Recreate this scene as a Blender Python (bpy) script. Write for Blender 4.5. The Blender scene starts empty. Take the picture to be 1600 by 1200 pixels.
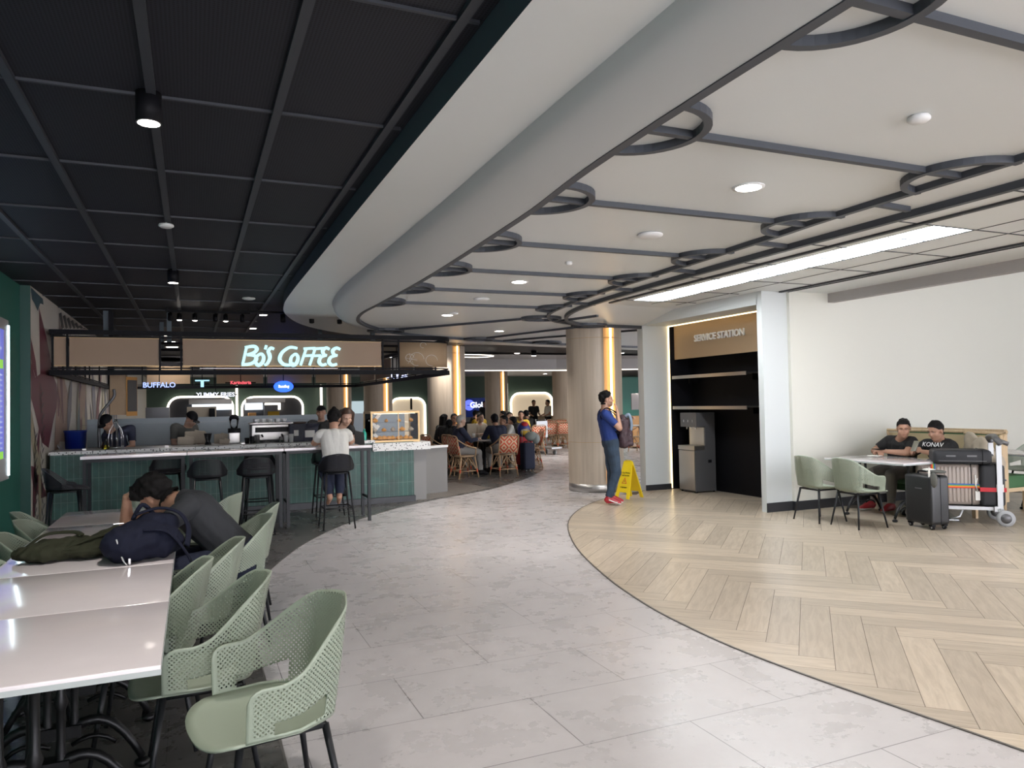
import bpy, bmesh, math, random
import numpy as np
from mathutils import Vector, Matrix, Quaternion, noise
random.seed(7)
scene = bpy.context.scene
COL = scene.collection
PI = math.pi
# ---------------------------------------------------------------- camera
FPX = 1160.0; CAMZ = 1.57
_yaw, _pit, _rol = math.radians(23.3), math.radians(1.46), math.radians(-1.1)
CF = Vector((math.sin(_yaw)*math.cos(_pit), math.cos(_yaw)*math.cos(_pit), math.sin(_pit)))
_r = Vector((math.cos(_yaw), -math.sin(_yaw), 0)); _u = _r.cross(CF)
CR = _r*math.cos(_rol) + _u*math.sin(_rol); CU = -_r*math.sin(_rol) + _u*math.cos(_rol)
cam = bpy.data.cameras.new('camera'); camo = bpy.data.objects.new('camera', cam); COL.objects.link(camo)
cam.sensor_fit = 'HORIZONTAL'; cam.sensor_width = 36; cam.lens = FPX/1600*36; cam.clip_end = 200; cam.clip_start = .05
camo.matrix_world = Matrix(((CR.x, CU.x, -CF.x, 0), (CR.y, CU.y, -CF.y, 0), (CR.z, CU.z, -CF.z, CAMZ), (0, 0, 0, 1)))
scene.camera = camo
def ray(x, y): return CF + CR*((x-800)/FPX) - CU*((y-600)/FPX)
def atY(x, y, Y): d = ray(x, y); return Vector((0, 0, CAMZ)) + d*(Y/d.y)
def atX(x, y, X): d = ray(x, y); return Vector((0, 0, CAMZ)) + d*(X/d.x)
def atZ(x, y, Z=0.0): d = ray(x, y); return Vector((0, 0, CAMZ)) + d*((Z-CAMZ)/d.z)
# ---------------------------------------------------------------- world, light, exposure
world = bpy.data.worlds.new('world'); scene.world = world; world.use_nodes = True
wb = world.node_tree.nodes['Background']; wb.inputs[0].default_value = (.93, .93, 1, 1); wb.inputs[1].default_value = 6.2
scene.view_settings.view_transform = 'Standard'; scene.view_settings.look = 'None'
scene.view_settings.gamma = 1; scene.view_settings.exposure = 0.68
scene.view_settings.use_curve_mapping = False
scene.cycles.max_bounces = 7; scene.cycles.diffuse_bounces = 4; scene.cycles.glossy_bounces = 3
scene.cycles.transparent_max_bounces = 14; scene.cycles.transmission_bounces = 4
scene.cycles.caustics_reflective = False; scene.cycles.caustics_refractive = False
scene.cycles.sample_clamp_indirect = 4.0
scene.cycles.use_denoising = True
# ---------------------------------------------------------------- materials
def mat(name, col, rough=.5, metal=0, emis=None, es=0, spec=None, alpha=None, bump=0, bscale=60, var=0, vscale=8, coat=0):
    m = bpy.data.materials.new(name); m.use_nodes = True; nt = m.node_tree; b = nt.nodes['Principled BSDF']
    b.inputs['Base Color'].default_value = (*col, 1); b.inputs['Roughness'].default_value = rough
    b.inputs['Metallic'].default_value = metal
    if emis: b.inputs['Emission Color'].default_value = (*emis, 1); b.inputs['Emission Strength'].default_value = es
    if alpha is not None: b.inputs['Alpha'].default_value = alpha
    if spec is not None: b.inputs['Specular IOR Level'].default_value = spec
    if coat: b.inputs['Coat Weight'].default_value = coat; b.inputs['Coat Roughness'].default_value = .08
    if var or bump:
        tc = nt.nodes.new('ShaderNodeTexCoord'); nz = nt.nodes.new('ShaderNodeTexNoise'); nz.inputs['Scale'].default_value = vscale if var else bscale
        nz.inputs['Detail'].default_value = 4
        nt.links.new(tc.outputs['Object'], nz.inputs['Vector'])
        if var:
            mr = nt.nodes.new('ShaderNodeMapRange'); mr.inputs['From Min'].default_value = .3; mr.inputs['From Max'].default_value = .7
            mr.inputs['To Min'].default_value = 1-var; mr.inputs['To Max'].default_value = 1+var
            nt.links.new(nz.outputs['Fac'], mr.inputs['Value'])
            mx = nt.nodes.new('ShaderNodeVectorMath'); mx.operation = 'SCALE'; mx.inputs[0].default_value = col
            nt.links.new(mr.outputs[0], mx.inputs['Scale']); nt.links.new(mx.outputs[0], b.inputs['Base Color'])
        if bump:
            n2 = nt.nodes.new('ShaderNodeTexNoise'); n2.inputs['Scale'].default_value = bscale; nt.links.new(tc.outputs['Object'], n2.inputs['Vector'])
            bp = nt.nodes.new('ShaderNodeBump'); bp.inputs['Strength'].default_value = bump; bp.inputs['Distance'].default_value = .01
            nt.links.new(n2.outputs['Fac'], bp.inputs['Height']); nt.links.new(bp.outputs[0], b.inputs['Normal'])
    return m
def N(nt, t, **kw):
    n = nt.nodes.new(t)
    for k, v in kw.items():
        if k in n.inputs: n.inputs[k].default_value = v
        else: setattr(n, k, v)
    return n
def math_(nt, op, a, b=None, c=None):
    n = nt.nodes.new('ShaderNodeMath'); n.operation = op
    for i, v in enumerate((a, b, c)):
        if v is None: continue
        if isinstance(v, (int, float)): n.inputs[i].default_value = v
        else: nt.links.new(v, n.inputs[i])
    return n.outputs[0]
def ramp(nt, fac, stops):
    r = nt.nodes.new('ShaderNodeValToRGB'); e = r.color_ramp.elements
    while len(e) < len(stops): e.new(.5)
    for i, (p, c) in enumerate(stops): e[i].position = p; e[i].color = (*c, 1)
    nt.links.new(fac, r.inputs[0]); return r.outputs[0]
def dotmat(name, col, pitch, rad, rough=.45, use_mask=True, uv=True, spec=.5):
    """plastic / sheet with a staggered pattern of round holes"""
    m = mat(name, col, rough, spec=spec); nt = m.node_tree; b = nt.nodes['Principled BSDF']; out = nt.nodes['Material Output']
    tc = N(nt, 'ShaderNodeTexCoord'); sp = N(nt, 'ShaderNodeSeparateXYZ'); nt.links.new(tc.outputs['UV' if uv else 'Object'], sp.inputs[0])
    d = []
    for off in (0, .5):
        q = []
        for ax in (0, 1):
            v = math_(nt, 'MULTIPLY_ADD', sp.outputs[ax], 1/pitch, off); v = math_(nt, 'FRACT', v); v = math_(nt, 'SUBTRACT', v, .5)
            q.append(math_(nt, 'MULTIPLY', v, v))
        d.append(math_(nt, 'SQRT', math_(nt, 'ADD', q[0], q[1])))
    hole = math_(nt, 'LESS_THAN', math_(nt, 'MINIMUM', d[0], d[1]), rad/pitch)
    if use_mask:
        at = N(nt, 'ShaderNodeAttribute', attribute_name='mask'); hole = math_(nt, 'MULTIPLY', hole, math_(nt, 'GREATER_THAN', at.outputs['Fac'], .5))
    tr = N(nt, 'ShaderNodeBsdfTransparent'); mx = N(nt, 'ShaderNodeMixShader')
    nt.links.new(hole, mx.inputs[0]); nt.links.new(b.outputs[0], mx.inputs[1]); nt.links.new(tr.outputs[0], mx.inputs[2]); nt.links.new(mx.outputs[0], out.inputs[0])
    return m
def tilemat(name, c1, c2, groutc, bw, rh, mortar, offx, offy, rough=.3, axes='XY', spots=0, off=.5, rvar=.08):
    m = mat(name, c1, rough); nt = m.node_tree; b = nt.nodes['Principled BSDF']
    tc = N(nt, 'ShaderNodeTexCoord'); sp = N(nt, 'ShaderNodeSeparateXYZ'); nt.links.new(tc.outputs['Object'], sp.inputs[0])
    cb = N(nt, 'ShaderNodeCombineXYZ'); ix = {'X': 0, 'Y': 1, 'Z': 2}
    nt.links.new(math_(nt, 'ADD', sp.outputs[ix[axes[0]]], offx), cb.inputs[0]); nt.links.new(math_(nt, 'ADD', sp.outputs[ix[axes[1]]], offy), cb.inputs[1])
    br = N(nt, 'ShaderNodeTexBrick'); br.offset = off; br.offset_frequency = 2; br.squash = 1
    br.inputs['Scale'].default_value = 1; br.inputs['Brick Width'].default_value = bw; br.inputs['Row Height'].default_value = rh
    br.inputs['Mortar Size'].default_value = mortar; br.inputs['Mortar Smooth'].default_value = .1; br.inputs['Bias'].default_value = 0
    br.inputs['Color1'].default_value = (*c1, 1); br.inputs['Color2'].default_value = (*c2, 1); br.inputs['Mortar'].default_value = (*groutc, 1)
    nt.links.new(cb.outputs[0], br.inputs['Vector'])
    nz = N(nt, 'ShaderNodeTexNoise', Scale=3.5, Detail=8, Roughness=.65); nt.links.new(tc.outputs['Object'], nz.inputs['Vector'])
    f = ramp(nt, nz.outputs['Fac'], [(.3, (1-rvar*2.2,)*3), (.7, (1+rvar,)*3)])
    mu = N(nt, 'ShaderNodeMix', data_type='RGBA', blend_type='MULTIPLY'); mu.inputs[0].default_value = 1
    nt.links.new(br.outputs['Color'], mu.inputs[6]); nt.links.new(f, mu.inputs[7]); col = mu.outputs[2]
    if spots:
        vo = N(nt, 'ShaderNodeTexVoronoi', Scale=14.0, Randomness=1.0); nt.links.new(tc.outputs['Object'], vo.inputs['Vector'])
        nz2 = N(nt, 'ShaderNodeTexNoise', Scale=22.0, Detail=3); nt.links.new(tc.outputs['Object'], nz2.inputs['Vector'])
        dd = math_(nt, 'ADD', vo.outputs['Distance'], math_(nt, 'MULTIPLY', nz2.outputs['Fac'], .55))
        f2 = ramp(nt, dd, [(.36, (1-spots*.6,)*3), (.46, (1, 1, 1))])
        mu2 = N(nt, 'ShaderNodeMix', data_type='RGBA', blend_type='MULTIPLY'); mu2.inputs[0].default_value = 1
        nt.links.new(col, mu2.inputs[6]); nt.links.new(f2, mu2.inputs[7]); col = mu2.outputs[2]
    nt.links.new(col, b.inputs['Base Color'])
    rr = math_(nt, 'MULTIPLY_ADD', nz.outputs['Fac'], .25, rough-.1); nt.links.new(rr, b.inputs['Roughness'])
    return m
def woodmat(name, c1, c2, rough=.4, sx=3, sy=40, attr=False, axis='UV'):
    m = mat(name, c1, rough); nt = m.node_tree; b = nt.nodes['Principled BSDF']
    tc = N(nt, 'ShaderNodeTexCoord'); mp = N(nt, 'ShaderNodeMapping'); mp.inputs['Scale'].default_value = (sx, sy, sx if axis != 'UV' else 1)
    if axis == 'Z': mp.inputs['Scale'].default_value = (sy, sy, sx)
    nt.links.new(tc.outputs['UV' if axis == 'UV' else 'Object'], mp.inputs['Vector'])
    nz = N(nt, 'ShaderNodeTexNoise', Scale=1.0, Detail=6, Roughness=.6, Distortion=.6); nt.links.new(mp.outputs[0], nz.inputs['Vector'])
    col = ramp(nt, nz.outputs['Fac'], [(.32, c2), (.62, c1)])
    if attr:
        at = N(nt, 'ShaderNodeAttribute', attribute_name='rnd'); f = ramp(nt, at.outputs['Fac'], [(0, (.84,)*3), (1, (1.1,)*3)])
        mu = N(nt, 'ShaderNodeMix', data_type='RGBA', blend_type='MULTIPLY'); mu.inputs[0].default_value = 1
        nt.links.new(col, mu.inputs[6]); nt.links.new(f, mu.inputs[7]); col = mu.outputs[2]
    nt.links.new(col, b.inputs['Base Color']); return m
def glassmat(name, tint=(1, 1, 1), mixf=0, rough=.02, ior=1.45):
    m = bpy.data.materials.new(name); m.use_nodes = True; nt = m.node_tree; nt.nodes.remove(nt.nodes['Principled BSDF']); out = nt.nodes['Material Output']
    tr = N(nt, 'ShaderNodeBsdfTransparent'); tr.inputs[0].default_value = (*tint, 1); gl = N(nt, 'ShaderNodeBsdfGlossy'); gl.inputs['Roughness'].default_value = rough
    fr = N(nt, 'ShaderNodeFresnel', IOR=ior); mx = N(nt, 'ShaderNodeMixShader')
    nt.links.new(math_(nt, 'ADD', fr.outputs[0], mixf*.3), mx.inputs[0]); nt.links.new(tr.outputs[0], mx.inputs[1]); nt.links.new(gl.outputs[0], mx.inputs[2]); nt.links.new(mx.outputs[0], out.inputs[0])
    return m
def emat(name, col, s): return mat(name, (.02, .02, .02), .5, emis=col, es=s)
def terrazzomat(name, base, rough=.3, sc=45):
    m = mat(name, base, rough); nt = m.node_tree; b = nt.nodes['Principled BSDF']
    tc = N(nt, 'ShaderNodeTexCoord'); vo = N(nt, 'ShaderNodeTexVoronoi', Scale=float(sc)); nt.links.new(tc.outputs['Object'], vo.inputs['Vector'])
    sp = N(nt, 'ShaderNodeSeparateColor'); nt.links.new(vo.outputs['Color'], sp.inputs[0])
    f = math_(nt, 'MULTIPLY', math_(nt, 'LESS_THAN', vo.outputs['Distance'], .42), math_(nt, 'GREATER_THAN', sp.outputs[0], .62))
    mx = N(nt, 'ShaderNodeMix', data_type='RGBA'); mx.inputs[6].default_value = (*base, 1); mx.inputs[7].default_value = (.03, .03, .03, 1)
    nt.links.new(f, mx.inputs[0]); nt.links.new(mx.outputs[2], b.inputs['Base Color']); return m
def zigmat(name, c1, c2, s=28):
    """woven zigzag / diamond pattern in UV (metres)"""
    m = mat(name, c1, .6); nt = m.node_tree; b = nt.nodes['Principled BSDF']
    tc = N(nt, 'ShaderNodeTexCoord'); sp = N(nt, 'ShaderNodeSeparateXYZ'); nt.links.new(tc.outputs['UV'], sp.inputs[0])
    a = math_(nt, 'ABSOLUTE', math_(nt, 'SUBTRACT', math_(nt, 'FRACT', math_(nt, 'MULTIPLY', sp.outputs[0], 4.2)), .5))
    c = math_(nt, 'ABSOLUTE', math_(nt, 'SUBTRACT', math_(nt, 'FRACT', math_(nt, 'MULTIPLY', sp.outputs[1], 4.2)), .5))
    f = math_(nt, 'FRACT', math_(nt, 'MULTIPLY', math_(nt, 'ADD', a, c), s/4.2))
    g = math_(nt, 'LESS_THAN', f, .45)
    mx = N(nt, 'ShaderNodeMix', data_type='RGBA'); mx.inputs[6].default_value = (*c1, 1); mx.inputs[7].default_value = (*c2, 1)
    nt.links.new(g, mx.inputs[0]); nt.links.new(mx.outputs[2], b.inputs['Base Color']); return m

M = dict(
 white_wall=mat('white_wall', (.60, .63, .63), .55), cream_wall=mat('cream_wall', (.67, .665, .60), .6),
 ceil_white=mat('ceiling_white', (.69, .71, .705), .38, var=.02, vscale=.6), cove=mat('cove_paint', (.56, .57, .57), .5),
 bead=mat('dark_bead', (.05, .056, .07), .5), fascia=mat('slate_fascia', (.075, .105, .125), .5),
 black=mat('black_satin', (.006, .006, .008), .6, spec=.15), blackm=mat('black_metal', (.010, .011, .013), .45, spec=.35), base=mat('baseboard_black', (.02, .022, .027), .4),
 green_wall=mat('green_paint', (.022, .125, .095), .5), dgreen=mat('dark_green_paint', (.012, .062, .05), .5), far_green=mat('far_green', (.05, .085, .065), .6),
 sage=mat('sage_plastic', (.295, .34, .265), .42), sage_dot=dotmat('sage_plastic_perforated', (.295, .34, .265), .0180, .0040, .42),
 stool_dot=dotmat('black_plastic_perforated', (.014, .014, .017), .02, .0045, .5, spec=.3), stool=mat('black_plastic', (.014, .014, .017), .5, spec=.3),
 lam=mat('white_laminate', (.76, .70, .71), .13, var=.03, vscale=5, coat=.4), lam_edge=mat('laminate_edge', (.42, .45, .44), .5),
 iron=mat('cast_iron', (.012, .012, .013), .4, metal=.5), steel=mat('stainless_steel', (.50, .48, .46), .38, metal=1), dsteel=mat('grey_coated_steel', (.13, .13, .135), .4, metal=.4),
 chrome=mat('chrome', (.75, .75, .75), .15, metal=1), led=emat('led_white', (1, .90, .76), 2.6), ledw=emat('led_warm', (1, .74, .38), 3.5), ledc=emat('led_cool', (.75, .92, 1), 6),
 lamp=emat('lamp_face', (1, .9, .82), 14), sky_panel=emat('skylight_panel', (.93, .97, 1), 11), amber=mat('amber_panel', (.62, .36, .15), .5), white=mat('white_plastic', (.75, .75, .75), .4),
 wood_col=woodmat('column_wood', (.50, .42, .33), (.40, .33, .26), .45, .5, 14, axis='Z'), wood=woodmat('pale_wood', (.62, .47, .30), (.52, .38, .23), .45, 2, 30, axis='O'),
 rattan_frame=mat('bamboo', (.42, .27, .15), .5), rattan_red=mat('red_binding', (.55, .09, .04), .5), weave=zigmat('woven_zigzag', (.58, .075, .03), (.66, .52, .34), s=12),
 tan=dotmat('tan_mesh_panel', (.20, .135, .085), .012, .0030, .6, use_mask=False), tan3=mat('tan_woven_panel', (.30, .20, .125), .45, bump=.3, bscale=200), tan2=mat('tan_panel', (.36, .25, .15), .6, bump=.3, bscale=150),
 glass=glassmat('clear_glass'), lowglass=glassmat('case_glass', ior=1.12), gglass=glassmat('green_glass', (.25, .85, .6), .1), yglass=glassmat('yellow_glass', (.85, .8, .2), .1),
 terr=terrazzomat('terrazzo', (.66, .66, .64)), navy=mat('navy_fabric', (.006, .0075, .019), .8, spec=.2, bump=.25, bscale=300), olive=mat('olive_fabric', (.030, .032, .018), .85, spec=.2, bump=.3, bscale=260),
 skin=mat('skin', (.44, .245, .165), .5), skin2=mat('skin_light', (.52, .33, .24), .5), hair=mat('black_hair', (.006, .005, .005), .7, spec=.2, bump=.6, bscale=220), greyhair=mat('grey_hair', (.42, .40, .37), .6, bump=.5, bscale=200), brownhair=mat('brown_hair', (.05, .022, .012), .5),
 tee_black=mat('black_cotton', (.012, .012, .013), .85), tee_dark=mat('charcoal_cotton', (.022, .024, .028), .85, bump=.3, bscale=18), tee_white=mat('white_cotton', (.62, .61, .57), .8, bump=.4, bscale=14), tee_blue=mat('blue_cotton', (.008, .032, .18), .75, bump=.4, bscale=14),
 grey_cloth=mat('grey_cotton', (.10, .10, .09), .85), jeans=mat('blue_denim', (.030, .052, .085), .85, var=.25, vscale=10, bump=.4, bscale=20), dnavy=mat('dark_navy_cloth', (.015, .02, .045), .85), khaki=mat('grey_trousers', (.25, .24, .23), .85), beige=mat('beige_cloth', (.42, .36, .28), .85, bump=.3, bscale=40), yellow=mat('yellow_cloth', (.65, .42, .04), .8), red=mat('red_cloth', (.5, .02, .03), .6),
 shoe_red=mat('red_leather', (.38, .02, .03), .4), sole=mat('white_sole', (.7, .68, .65), .5), eyew=mat('eye_white', (.30, .26, .24), .4), eye=mat('eye_dark', (.01, .008, .008), .25), lip=mat('lips', (.25, .10, .08), .5),
 yellowp=mat('yellow_plastic', (.85, .62, .01), .4), redp=mat('red_print', (.6, .05, .02), .5), suit_black=mat('black_shell', (.016, .017, .019), .35), suit_tan=mat('taupe_shell', (.36, .30, .26), .32), suit_fab=mat('black_nylon', (.018, .019, .023), .6, bump=.3, bscale=300),
 alu=mat('brushed_aluminium', (.46, .47, .48), .42, metal=.7), rub=mat('grey_rubber', (.35, .36, .37), .6), paper=mat('paper', (.75, .74, .70), .7), blue=mat('blue_plastic', (.01, .03, .22), .4), clearp=mat('frosted_glass', (.22, .26, .30), .3, alpha=.75),
 gpart=mat('grey_partition', (.22, .215, .21), .5), orange=mat('orange_wood', (.65, .33, .10), .5), greenseat=mat('green_upholstery', (.045, .13, .05), .6), cane=mat('cane_webbing', (.52, .42, .25), .6, bump=.4, bscale=180), brass=mat('brass_frame', (.42, .28, .13), .35, metal=.5),
 shiny=mat('bronze_mirror', (.35, .27, .20), .12, metal=.9), greyceil=mat('grey_ceiling', (.17, .155, .15), .5), lgrey=mat('light_grey_paint', (.36, .34, .33), .5), pastry=mat('pastry', (.62, .30, .07), .6, bump=.6, bscale=60), darkshop=mat('shop_dark', (.03, .03, .035), .5), blueshop=mat('blue_wall_glow', (.01, .02, .10), .5, emis=(.02, .05, .3), es=.10),  # the blue shop wall has a faint glow put into its colour
 arch_fill=mat('arch_cream_glow', (.70, .60, .46), .6, emis=(1, .8, .55), es=.22), plant=mat('leaf', (.05, .18, .04), .5),  # arch cream glows by itself, standing in for light inside the arches
)
M['floor_light'] = tilemat('floor_light_tile', (.50, .475, .48), (.475, .455, .46), (.14, .13, .13), 1.17, .6, .0027, -1.05+1.17*40, -3.037+.6*40, .26, spots=.035, rvar=.045)
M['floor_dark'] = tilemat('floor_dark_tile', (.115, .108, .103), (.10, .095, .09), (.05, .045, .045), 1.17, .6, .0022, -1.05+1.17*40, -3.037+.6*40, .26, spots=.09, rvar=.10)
M['plank'] = woodmat('oak_plank', (.52, .44, .345), (.40, .33, .25), .3, 3.2, 26, attr=True)
M['kit'] = tilemat('green_kit_tile', (.016, .075, .06), (.026, .095, .075), (.11, .18, .16), .32, .076, .0035, 0, 0, .42, axes='ZX', off=0, rvar=.25)
M['pebble'] = tilemat('pebble_patch', (.30, .27, .24), (.18, .16, .15), (.10, .09, .08), .11, .07, .012, 0, 0, .4)
# black perforated ceiling tile material
M['dceil'] = mat('dark_ceiling_tile', (.018, .019, .027), .6, spec=.3); _nt = M['dceil'].node_tree
_tc = N(_nt, 'ShaderNodeTexCoord'); _sp = N(_nt, 'ShaderNodeSeparateXYZ'); _nt.links.new(_tc.outputs['Object'], _sp.inputs[0])
_q = [math_(_nt, 'POWER', math_(_nt, 'SUBTRACT', math_(_nt, 'FRACT', math_(_nt, 'MULTIPLY', _sp.outputs[i], 62.0)), .5), 2) for i in (0, 1)]
_f = math_(_nt, 'LESS_THAN', math_(_nt, 'SQRT', math_(_nt, 'ADD', *_q)), .3)
_mx = N(_nt, 'ShaderNodeMix', data_type='RGBA'); _mx.inputs[6].default_value = (.018, .019, .027, 1); _mx.inputs[7].default_value = (.005, .005, .008, 1)
_nt.links.new(_f, _mx.inputs[0]); _nt.links.new(_mx.outputs[2], _nt.nodes['Principled BSDF'].inputs['Base Color'])
# ---------------------------------------------------------------- geometry helpers
def tag(o, label=None, cat=None, group=None, kind=None):
    if label: o['label'] = label
    if cat: o['category'] = cat
    if group: o['group'] = group
    if kind: o['kind'] = kind
    return o
def thing(name, loc, rz=0, label=None, cat=None, group=None):
    o = bpy.data.objects.new(name, None); COL.objects.link(o); o.location = loc; o.rotation_euler = (0, 0, rz); o.empty_display_size = .1
    return tag(o, label, cat, group)
class MB:
    def __init__(s): s.v = []; s.f = []; s.m = []; s.uv = {}; s.sm = []
    def add(s, vs, fs, mi=0, smooth=False, T=None):
        k = len(s.v)
        for p in vs:
            p = Vector(p); s.v.append(tuple(T @ p) if T else tuple(p))
        for f in fs: s.f.append(tuple(i+k for i in f)); s.m.append(mi); s.sm.append(smooth)
        return s
    def box(s, c, d, mi=0, rz=0, T=None, bev=0):
        x, y, z = d[0]/2, d[1]/2, d[2]/2
        R = Matrix.Translation(c) @ Matrix.Rotation(rz, 4, 'Z')
        if T: R = T @ R
        if bev > 0:
            bm = bmesh.new(); bmesh.ops.create_cube(bm, size=1); bmesh.ops.scale(bm, vec=d, verts=bm.verts)
            bmesh.ops.bevel(bm, geom=list(bm.edges), offset=bev, segments=3, affect='EDGES', profile=.6)
            bm.verts.index_update(); s.add([v.co for v in bm.verts], [[v.index for v in f.verts] for f in bm.faces], mi, True, R); bm.free(); return s
        return s.add([(-x, -y, -z), (x, -y, -z), (x, y, -z), (-x, y, -z), (-x, -y, z), (x, -y, z), (x, y, z), (-x, y, z)],
                     [(0, 3, 2, 1), (4, 5, 6, 7), (0, 1, 5, 4), (1, 2, 6, 5), (2, 3, 7, 6), (3, 0, 4, 7)], mi, False, R)
    def b2(s, x0, y0, z0, x1, y1, z1, mi=0): return s.box(((x0+x1)/2, (y0+y1)/2, (z0+z1)/2), (abs(x1-x0), abs(y1-y0), abs(z1-z0)), mi)
    def tube(s, pts, r, n=8, mi=0, closed=False, cap=True, T=None, flat=None):
        pts = [Vector(p) for p in pts]; m = len(pts); rs = r if hasattr(r, '__len__') else [r]*m; vs = []; up = None
        for i, p in enumerate(pts):
            a = pts[(i-1) % m] if (closed or i > 0) else p; b = pts[(i+1) % m] if (closed or i < m-1) else p
            t = (b-a).normalized()
            if up is None: up = Vector((0, 0, 1)) if abs(t.z) < .9 else Vector((1, 0, 0))
            u = (up - t*up.dot(t)).normalized(); w = t.cross(u); up = u
            for k in range(n):
                an = 2*PI*(k+.5)/n; vs.append(p + (u*math.cos(an)*(flat or 1) + w*math.sin(an))*rs[i])
        fs = []
        for i in range(m if closed else m-1):
            j = (i+1) % m
            for k in range(n): fs.append((i*n+k, i*n+(k+1) % n, j*n+(k+1) % n, j*n+k))
        if cap and not closed: fs.append(tuple(range(n))[::-1]); fs.append(tuple((m-1)*n+k for k in range(n)))
        return s.add(vs, fs, mi, n > 5, T)
    def strip(s, pts, w, h, mi=0, closed=False):
        """rectangular bar swept along horizontal path: w wide, top at z, h deep"""
        pts = [Vector(p) for p in pts]; m = len(pts); vs = []
        for i, p in enumerate(pts):
            a = pts[(i-1) % m] if (closed or i > 0) else p; b = pts[(i+1) % m] if (closed or i < m-1) else p
            t = (b-a); t.z = 0; t.normalize(); nrm = Vector((-t.y, t.x, 0))*w/2
            vs += [p-nrm, p+nrm, p+nrm-Vector((0, 0, h)), p-nrm-Vector((0, 0, h))]
        fs = []
        for i in range(m if closed else m-1):
            j = (i+1) % m
            for k in range(4): fs.append((i*4+k, i*4+(k+1) % 4, j*4+(k+1) % 4, j*4+k))
        if not closed: fs += [(0, 1, 2, 3)[::-1], tuple((m-1)*4+k for k in range(4))]
        return s.add(vs, fs, mi)
    def lathe(s, prof, n=20, c=(0, 0, 0), mi=0, T=None, smooth=True):
        vs = []; fs = []; m = len(prof)
        for r, z in prof:
            for k in range(n): a = 2*PI*k/n; vs.append((c[0]+r*math.cos(a), c[1]+r*math.sin(a), c[2]+z))
        for i in range(m-1):
            for k in range(n): fs.append((i*n+k, i*n+(k+1) % n, (i+1)*n+(k+1) % n, (i+1)*n+k))
        if prof[0][0] > 1e-4: fs.append(tuple(range(n))[::-1])
        if prof[-1][0] > 1e-4: fs.append(tuple((m-1)*n+k for k in range(n)))
        return s.add(vs, fs, mi, smooth, T)
    def ell(s, c, r, mi=0, n=14, T=None, R=None):
        vs = []; fs = []; m = n//2+1
        for i in range(m+1):
            ph = PI*i/m
            for k in range(n):
                a = 2*PI*k/n; p = Vector((r[0]*math.sin(ph)*math.cos(a), r[1]*math.sin(ph)*math.sin(a), -r[2]*math.cos(ph)))
                if R: p = R @ p
                vs.append(p+Vector(c))
        for i in range(m):
            for k in range(n): fs.append((i*n+k, i*n+(k+1) % n, (i+1)*n+(k+1) % n, (i+1)*n+k))
        return s.add(vs, fs, mi, True, T)
    def prism(s, poly, z0, z1, mi=0, T=None):
        n = len(poly); vs = [(p[0], p[1], z0) for p in poly]+[(p[0], p[1], z1) for p in poly]
        fs = [tuple(range(n))[::-1], tuple(range(n, 2*n))]+[(i, (i+1) % n, n+(i+1) % n, n+i) for i in range(n)]
        return s.add(vs, fs, mi, False, T)
    def cone(s, a, b, ra, rb, mi=0, n=12):
        """capsule with different end radii"""
        a = Vector(a); b = Vector(b); t = (b-a); L = t.length or 1e-4; t = t/L if L > 1e-4 else Vector((0, 0, 1))
        pr = [(ra*math.sin(x), -ra*math.cos(x)) for x in (0, .5, 1.0, PI/2)] + [(rb*math.cos(x), L+rb*math.sin(x)) for x in (0, .5, 1.0, PI/2)]
        q = Vector((0, 0, 1)).rotation_difference(t).to_matrix().to_4x4()
        return s.lathe(pr, n, (0, 0, 0), mi, Matrix.Translation(a) @ q)
    def build(s, name, mats, parent=None, loc=(0, 0, 0), rz=0, uv=None, mods=None):
        me = bpy.data.meshes.new(name); me.from_pydata(s.v, [], s.f)
        if not isinstance(mats, (list, tuple)): mats = [mats]
        for m in mats: me.materials.append(m if not isinstance(m, str) else M[m])
        me.polygons.foreach_set('material_index', s.m); me.polygons.foreach_set('use_smooth', s.sm)
        if uv:
            l = me.uv_layers.new(name='UVMap')
            for li, lp in enumerate(me.loops): l.data[li].uv = uv[lp.vertex_index]
        me.update()
        o = bpy.data.objects.new(name, me); COL.objects.link(o)
        if parent: o.parent = parent
        o.location = loc; o.rotation_euler = (0, 0, rz); return o
def copy_tree(o, parent=None, name=None):
    c = o.copy(); COL.objects.link(c)
    if parent: c.parent = parent
    for ch in list(o.children): copy_tree(ch, c)
    return c
def place(root, loc, rz, label, group=None, first=[], cat=None):
    if root not in first: first.append(root); o = root
    else: o = copy_tree(root)
    o.location = loc; o.rotation_euler = (0, 0, rz); o['label'] = label
    if group: o['group'] = group
    return o
def spline(ctrl, per=8, closed=False):
    out = []; n = len(ctrl); C = [Vector(c) for c in ctrl]
    for i in range(n if closed else n-1):
        p0, p1, p2, p3 = C[(i-1) % n if closed else max(i-1, 0)], C[i], C[(i+1) % n], C[(i+2) % n if closed else min(i+2, n-1)]
        for k in range(per):
            t = k/per; out.append(.5*((2*p1)+(p2-p0)*t+(2*p0-5*p1+4*p2-p3)*t*t+(3*p1-p0-3*p2+p3)*t*t*t))
    if not closed: out.append(C[-1])
    return out
def struct(o): o['kind'] = 'structure'; return o
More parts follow.
